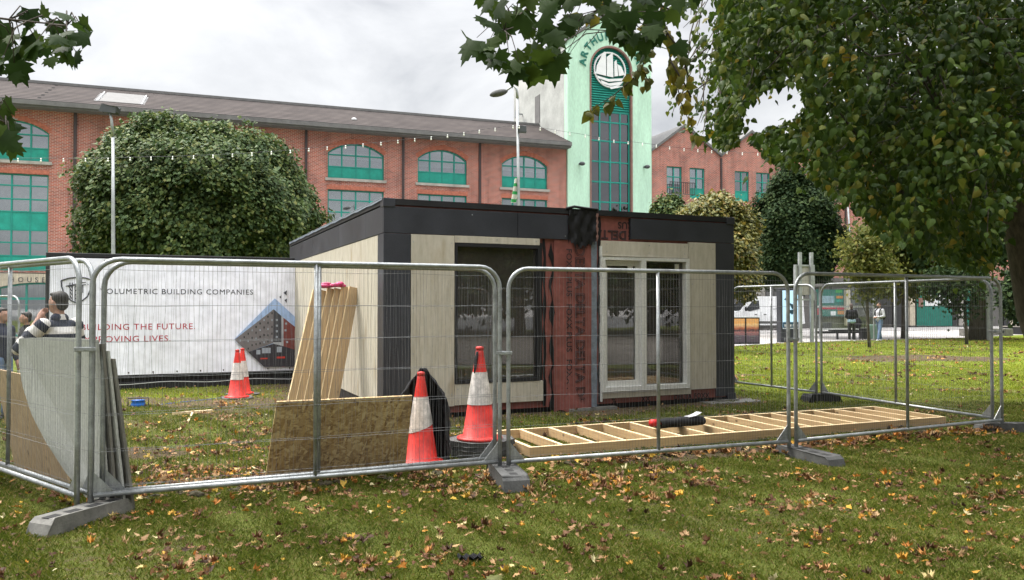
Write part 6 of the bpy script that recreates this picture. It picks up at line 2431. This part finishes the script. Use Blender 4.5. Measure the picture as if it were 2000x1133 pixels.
for i, cpt in enumerate(allc):
    k = per[i]
    near = MA[np.argmin(((MA + loc - cpt) ** 2).sum(1))] + loc
    dr = unit((cpt - near)[None])[0] * .8 + np.array([0, 0, -.75]) + g.normal(size=3) * .3
    dr = unit(dr[None])[0]
    ln = .75 if k > 15 else .5
    t = g.random(k)
    pos = cpt + (t - .5)[:, None] * dr * ln + g.normal(size=(k, 3)) * (.075 if k > 15 else .06)
    side = g.normal(size=(k, 3))
    P_l.append(pos)
    T_l.append(dr * .35 + side * .55 + np.array([0, 0, -.75]))
    N_l.append(g.normal(size=(k, 3)) * .5 + np.array([-.15, -.45, .65]))
    S_l.append(.072 * g.uniform(.55, 1.3, k))
    tq, tq0 = prj(*(cpt + dr * ln * .55)), prj(*(cpt - dr * ln * .6))
    ins = lambda t_: any(in_poly(np.array([t_[0]]), np.array([t_[1]]), pl)[0] for pl in (CORE, FRINGE, DROOP))
    if (i % 5 == 0 or i >= len(cl_)) and ins(tq) and ins(tq0):
        p0 = Vector(cpt - dr * ln * .6) - LT
        mb.tube([p0, Vector(cpt + dr * ln * .1 + g.normal(size=3) * .03) - LT, Vector(cpt + dr * ln * .55) - LT], [.009, .006, .003], 4)
        if i % 15 == 0:
            nn = Vector(near) - LT
            md = (p0 + nn) / 2 + Vector((0, 0, .15))
            mb.tube([nn, md, p0], [.018, .012, .008], 4)
pos, tip, nrm, size = np.concatenate(P_l), np.concatenate(T_l), np.concatenate(N_l), np.concatenate(S_l)
fx = pos[:, 1] * _c + (pos[:, 2] - CZ) * _s
pxx, pyy = 1000 + F * pos[:, 0] / fx, 566.5 - F * (-pos[:, 1] * _s + (pos[:, 2] - CZ) * _c) / fx
keep = in_poly(pxx, pyy, CORE) | in_poly(pxx, pyy, DROOP) | (in_poly(pxx, pyy, FRINGE) & (g.random(len(pos)) < .45)) | (g.random(len(pos)) < .04)
pos, tip, nrm, size = pos[keep], tip[keep], nrm[keep], size[keep]
V, T = scatter(LIME[0], LIME[1], pos - loc, tip, nrm, size)
mb.build('trunk', M['bark'], lime, True)
np_mesh('crown', V, T, M['lf_lime'], lime)

# ---- maple branches over the camera, from a tree standing behind it
mpt = Vector((.9, -3.4, 0))
maple = thing('maple_tree', 'maple tree with big lobed leaves hanging into the top of the picture', 'tree', mpt, 0)
mb = MB()
mb.tube([(0, 0, -.05), (0, 0, .6), (-.05, .05, 2.5), (0, .1, 4.6), (.1, .1, 8)], [.42, .33, .29, .25, .12], 14)
P_l, T_l, N_l, S_l = [], [], [], []


def leafy(pts_px, Y, n, size, spread, seed_pts):
    """Leaves round given picture points at distance Y, with a twig to each."""
    for (x, y), yy in zip(pts_px, Y):
        w_ = np.array(tuple(at(x, y, yy)))
        k = n
        pos = w_ + g.normal(size=(k, 3)) * spread
        P_l.append(pos)
        T_l.append(g.normal(size=(k, 3)) * .55 + np.array([0, -.1, -.75]))
        N_l.append(g.normal(size=(k, 3)) * .36 + np.array([0, -.95, .30]))
        S_l.append(size * g.uniform(.65, 1.15, k))
        s_ = min(seed_pts, key=lambda v: (v + mpt - Vector(w_)).length)
        mb.tube([s_, (s_ + Vector(w_) - mpt) / 2 + Vector((0, 0, .05)), Vector(w_) - mpt], [.0035, .0028, .0016], 4)


b1_ = limb(mb, (0, .1, 4.2), at(1110, -60, 4.3) - mpt, .09, .022, -.03, 9, .03)
b1_ += limb(mb, at(1110, -60, 4.3) - mpt, at(985, 60, 4.3) - mpt, .018, .006, 0, 6, .03, 5)
b1_ += limb(mb, at(1110, -60, 4.3) - mpt, at(1200, 60, 4.2) - mpt, .018, .006, 0, 6, .03, 5)
b1_ += limb(mb, at(1150, -60, 4.3) - mpt, at(1310, 20, 4.6) - mpt, .016, .006, 0, 6, .03, 5)
MAP = [(1010, -60), (930, -10), (948, 30), (945, 60), (915, 82), (935, 90), (955, 40), (975, 105), (988, 125), (1000, 60), (1015, 90), (1030, 30), (1040, 70), (1055, 105), (1065, 112), (1078, 125), (1090, 110), (1060, 60), (1090, 40), (1095, 80), (1120, 100), (1110, 30),
       (1140, 20), (1165, 45), (1190, 40), (1175, 70), (1195, 95), (1205, 70), (1225, 55), (1240, 35), (1260, 50), (1255, 80), (1275, 30), (1290, 10), (1232, 15), (1215, -5), (1180, 5), (1150, -10), (1080, 0), (1040, -5), (1000, 5), (975, 15), (1310, -5), (1330, -25), (1235, 95), (1270, 65)]
MAP = [p for p in MAP]
cl_px = [(x + 22 + rnd.uniform(-6, 6), y - 6 + rnd.uniform(-6, 6)) for x, y in MAP]
leafy(cl_px, [rnd.uniform(3.7, 4.6) for _ in cl_px], 3, .128, .045, b1_)
b2_ = limb(mb, (0, .1, 3.4), at(-140, 20, 3.3) - mpt, .09, .02, -.02, 9, .03)
b2_ += limb(mb, at(-140, 20, 3.3) - mpt, at(130, 50, 3.3) - mpt, .007, .003, 0, 7, .03, 5)
b2_ += limb(mb, at(-140, 60, 3.3) - mpt, at(10, 240, 3.3) - mpt, .007, .003, 0, 6, .03, 5)
LFT = [(60, 30), (95, 45), (130, 40), (150, 45), (165, 62), (135, 70), (110, 62), (125, 95), (150, 105), (130, 85), (90, 65), (70, 62), (40, 75), (60, 95), (85, 100), (30, 95), (10, 85), (5, 115), (28, 125), (45, 115), (-10, 50), (-25, 100), (-30, 60), (5, 60),
       (5, 215), (25, 225), (-5, 250), (12, 262), (20, 280), (-20, 200), (-25, 270), (8, 245)]
leafy(LFT, [rnd.uniform(3.0, 3.6) for _ in LFT], 2, .098, .022, b2_)
# the rest of its crown, unseen overhead, spread forward to shade the foreground
for _ in range(620):
    x, y = g.uniform(-9.5, 8), g.uniform(-7.5, 10.5)
    p_ = np.array([x, y, max(4.6, CZ + .50 * y + .9) + g.uniform(0, 3.6)])
    k = 13
    P_l.append(p_ + g.normal(size=(k, 3)) * .32)
    T_l.append(g.normal(size=(k, 3)) * .6 + np.array([0, 0, -.6]))
    N_l.append(g.normal(size=(k, 3)) * .5 + np.array([0, 0, .9]))
    S_l.append(.19 * g.uniform(.7, 1.2, k))
for _ in range(14):
    x, y = g.uniform(-7, 7), g.uniform(2, 9.5)
    limb(mb, (0, .1, g.uniform(4.5, 7.0)), (x - mpt.x, y - mpt.y, CZ + .55 * y + 2.6), .09, .02, -.06, 7, .03, 6)
for _ in range(22):
    limb(mb, (0, .1, g.uniform(3.8, 6.5)), (g.uniform(-7, 7) - mpt.x, g.uniform(-6.5, 1.0) - mpt.y, g.uniform(5.2, 8.2)), .09, .02, -.02, 7, .05, 6)
pos, tip, nrm, size = np.concatenate(P_l), np.concatenate(T_l), np.concatenate(N_l), np.concatenate(S_l)
fx = pos[:, 1] * _c + (pos[:, 2] - CZ) * _s
pxx, pyy = 1000 + F * pos[:, 0] / fx, 566.5 - F * (-pos[:, 1] * _s + (pos[:, 2] - CZ) * _c) / fx
keep = ~((pos[:, 1] > 0) & in_poly(pxx, pyy, [(1112, 100), (1125, 40), (1178, 20), (1172, 68), (1236, 92), (1236, 200), (1112, 200)]))
pos, tip, nrm, size = pos[keep], tip[keep], nrm[keep], size[keep]
V, T = scatter(MAPLE[0], MAPLE[1], pos - np.array(tuple(mpt)), tip, nrm, size)
mb.build('trunk', M['bark'], maple, True)
np_mesh('crown', V, T, M['lf_maple'], maple)

# the thin twigs with turning leaves in front of the tower
tw = thing('birch_tree', 'thin drooping twigs with small turning leaves hanging before the mint tower', 'tree', (1.6, -4.6, 0), 0)
tw0 = Vector((1.6, -4.6, 0))
mb = MB()
mb.tube([(0, 0, -.05), (.05, .1, 2.5), (.1, .4, 5.2), (.0, .8, 7.2)], [.2, .16, .12, .06], 10)
a_ = limb(mb, (.1, .4, 5.2), at(1230, -40, 5.2) - tw0, .05, .012, -.03, 8, .02, 6)
P_l, T_l, N_l, S_l = [], [], [], []
for ch in ([(1250, -20), (1268, 40), (1262, 95), (1240, 150), (1200, 185), (1165, 208), (1150, 222)], [(1262, 40), (1265, 90), (1255, 130), (1262, 150), (1268, 165)], [(1285, -20), (1300, 60), (1310, 120), (1322, 165), (1330, 200), (1345, 235), (1362, 268)], [(1205, -20), (1160, 25), (1120, 40), (1100, 50)], [(1310, 120), (1335, 160), (1350, 190)], [(1300, 60), (1330, 100), (1345, 150)]):
    w_ = [at(x, y, 5.2 + .05 * k) for k, (x, y) in enumerate(ch)]
    mb.tube([v - tw0 for v in w_], [.008 - .0011 * k for k in range(len(w_))], 5)
    for a, b in zip(w_[:-1], w_[1:]):
        k = 5
        t = g.random(k)
        base = np.array(tuple(a)) + t[:, None] * (np.array(tuple(b)) - np.array(tuple(a)))
        P_l.append(base + g.normal(size=(k, 3)) * .022)
        T_l.append(g.normal(size=(k, 3)) * .5 + np.array([0, -.1, -.9]))
        N_l.append(g.normal(size=(k, 3)) * .5 + np.array([0, -.8, .3]))
        S_l.append(.075 * g.uniform(.6, 1.2, k))
pos, tip, nrm, size = np.concatenate(P_l), np.concatenate(T_l), np.concatenate(N_l), np.concatenate(S_l)
V, T = scatter(LIME[0], LIME[1], pos - np.array(tuple(tw0)), tip, nrm, size)
mb.build('trunk', M['twig'], tw, True)
np_mesh('crown', V, T, M['lf_hang'], tw)

# ---- trees across the path behind the camera: they show in the unit's windows
for k, (x, y) in enumerate(((13, -17.5), (18.5, -13.5), (24, -9), (29, -3.5), (35, 3), (41, 9), (26, -17), (35, -8), (20, -22))):
    clipped_tree('park_tree', 'dark park tree mirrored in the windows of the unit', (x, y, 6.0), (4.6, 4.0, 5.3), M['lf_dark'], 640, 24, .46, 2.2, .26, 31 + k, .6, .1, depth=.5, group='park trees mirrored in the windows')

# ------------------------------------------------------------------ grass and fallen leaves
DECK = (n0.x, n0.y, math.cos(fa), math.sin(fa), FL, FW)


def free_of_things(x, y, m=.0):
    u = (x + 1.79) * math.cos(BA) + (y - 11.2) * math.sin(BA)
    v = -(x + 1.79) * math.sin(BA) + (y - 11.2) * math.cos(BA)
    ok = ~((u > -.05) & (u < 6.15) & (v > -.05) & (v < 8.8))
    cx_, cy_ = x - cl.x, y - cl.y
    u = cx_ * math.cos(CA) + cy_ * math.sin(CA)
    v = -cx_ * math.sin(CA) + cy_ * math.cos(CA)
    ok &= ~((u > -.05) & (u < 6.1) & (v > -.02) & (v < 2.45))
    return ok


def in_view(x, y, pad=.32):
    return (np.abs(x) < y * (1000 / F + pad)) & (y > 4.35)


def grass_patch(g, n, x0, x1, y0, y1, hgt, wd, keep=1.0):
    x, y = g.uniform(x0, x1, n), g.uniform(y0, y1, n)
    ok = in_view(x, y) & free_of_things(x, y) & (y < np.interp(x, [p[0] for p in EDGE], [p[1] for p in EDGE]) - .05)
    ok &= g.random(n) > bare(x, y) * .93
    x, y = x[ok], y[ok]
    m = len(x)
    tuft = .78 + .2 * np.sin(x * 3.1 + 1.3 * np.sin(y * 2.3)) * np.sin(y * 2.7 + np.sin(x * 1.9)) + .2 * np.sin(x * 9 + y * 7)
    h = hgt * np.clip(tuft, .35, 1.4) * g.uniform(.6, 1.3, m)
    a = g.uniform(0, 2 * np.pi, m)
    lean = g.uniform(.15, .95, m)
    b = g.uniform(0, 2 * np.pi, m)
    z = gz(x, y) - .003
    dx, dy = np.cos(a) * wd * .5, np.sin(a) * wd * .5
    V = np.empty((m, 4, 3))
    V[:, 0] = np.stack([x - dx, y - dy, z], 1)
    V[:, 1] = np.stack([x + dx, y + dy, z], 1)
    lx_, ly_ = np.cos(b) * lean * h, np.sin(b) * lean * h
    V[:, 2] = np.stack([x + dx * .7 + lx_ * .4, y + dy * .7 + ly_ * .4, z + h * .65], 1)
    V[:, 3] = np.stack([x + lx_, y + ly_, z + h * (1 - .25 * lean)], 1)
    T = (np.array([[0, 1, 2], [0, 2, 3]])[None] + (np.arange(m) * 4)[:, None, None]).reshape(-1, 3)
    return V.reshape(-1, 3), T


gp = np.random.default_rng(5)
parts = [grass_patch(gp, 430000, -9.5, 9.5, 4.35, 8.2, .042, .0042), grass_patch(gp, 310000, -11.5, 13.5, 8.2, 13.5, .05, .0062), grass_patch(gp, 210000, -14, 20.5, 13.5, 22, .055, .0095), grass_patch(gp, 150000, -2, 30, 22, 41, .06, .016)]
VV, TT, b_ = [], [], 0
for V, T in parts:
    VV.append(V)
    TT.append(T + b_)
    b_ += len(V)
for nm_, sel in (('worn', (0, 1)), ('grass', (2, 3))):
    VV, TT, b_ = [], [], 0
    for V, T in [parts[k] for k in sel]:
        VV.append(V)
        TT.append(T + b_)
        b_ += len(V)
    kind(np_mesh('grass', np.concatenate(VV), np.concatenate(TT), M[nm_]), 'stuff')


def litter(g, n, x0, x1, y0, y1, s0, s1, clump=.5):
    x, y = g.uniform(x0, x1, n), g.uniform(y0, y1, n)
    nc = max(1, int(n * .028))
    cx_, cy_ = g.uniform(x0, x1, nc), g.uniform(y0, y1, nc)
    k = g.random(n) < clump
    ci = g.integers(0, nc, n)
    x = np.where(k, cx_[ci] + g.normal(0, .13, n), x)
    y = np.where(k, cy_[ci] + g.normal(0, .10, n), y)
    ok = in_view(x, y) & free_of_things(x, y) & (y < np.interp(x, [p[0] for p in EDGE], [p[1] for p in EDGE]) - .05)
    x, y = x[ok], y[ok]
    m = len(x)
    pos = np.stack([x, y, gz(x, y) + g.uniform(.018, .045, m)], 1)
    tip = np.stack([g.normal(size=m), g.normal(size=m), g.normal(0, .25, m)], 1)
    nrm = np.stack([g.normal(0, .42, m), g.normal(0, .42, m), np.ones(m)], 1)
    return scatter(CURL[0], CURL[1], pos, tip, nrm, g.uniform(s0, s1, m) * np.where(g.random(m) < .3, .6, 1), g.uniform(-.6, 1.9, m))


parts = [litter(gp, 4600, -7.5, 8, 4.35, 7.6, .024, .070, .62), litter(gp, 3700, -11, 12.5, 7.4, 12, .026, .075, .66), litter(gp, 700, -4.4, -.2, 7.6, 10.5, .03, .075, .6), litter(gp, 800, -4, 1.5, 6.6, 7.9, .035, .085, .6), litter(gp, 1200, -10, 14, 12, 18, .04, .08, .4), litter(gp, 3400, 2, 30, 17, 40, .06, .11, .35)]
# a drift of leaves along the outside of the timber frame
k = 420
t = gp.random(k)
x = n0.x + .2 + t * (n1.x - n0.x + .6)
y = n0.y - .28 + t * (n1.y - n0.y) - np.abs(gp.normal(0, .22, k))
pos = np.stack([x, y, gz(x, y) + gp.uniform(.02, .06, k)], 1)
parts.append(scatter(CURL[0], CURL[1], pos, np.stack([gp.normal(size=k), gp.normal(size=k), gp.normal(0, .3, k)], 1), np.stack([gp.normal(0, .5, k), gp.normal(0, .5, k), np.ones(k)], 1), gp.uniform(.05, .10, k), gp.uniform(-.6, 1.9, k)))
VV, TT, b_ = [], [], 0
for V, T in parts:
    VV.append(V)
    TT.append(T + b_)
    b_ += len(V)
kind(np_mesh('leaf_litter', np.concatenate(VV), np.concatenate(TT), M['litter'], None, True), 'stuff')
# scraped up turf along the frame's outer edge and by the left fence
mb = MB()
for k in range(190):
    t = rnd.random()
    if k < 150:
        x, y = n0.x + .35 + t * 4.9, n0.y - .20 + t * 4.9 * math.tan(fa) - abs(rnd.gauss(0, .10))
    else:
        x, y = -3.1 + t * 2.6, 6.75 + t * 1.05 + rnd.gauss(0, .05)
    r_ = rnd.uniform(.012, .050)
    mb.ell((x, y, gzf(x, y) + r_ * .2), (r_ * rnd.uniform(1, 1.9), r_ * rnd.uniform(.8, 1.4), r_ * rnd.uniform(.45, .8)), 8, 6, Matrix.Rotation(rnd.uniform(0, 3), 3, 'Z'))
so_m = mat('turned_soil', (.032, .024, .014), .95, 0, .4, 14, 50, 1.0, None, (.06, .052, .022))
o = kind(mb.build('soil', so_m, None, True), 'stuff')
d_ = o.modifiers.new('lumpy', 'SUBSURF')
d_.levels = d_.render_levels = 1
tx = bpy.data.textures.new('lumps', 'CLOUDS')
tx.noise_scale = .03
dm = o.modifiers.new('rough', 'DISPLACE')
dm.texture = tx
dm.strength = .05
dm.texture_coords = 'GLOBAL'
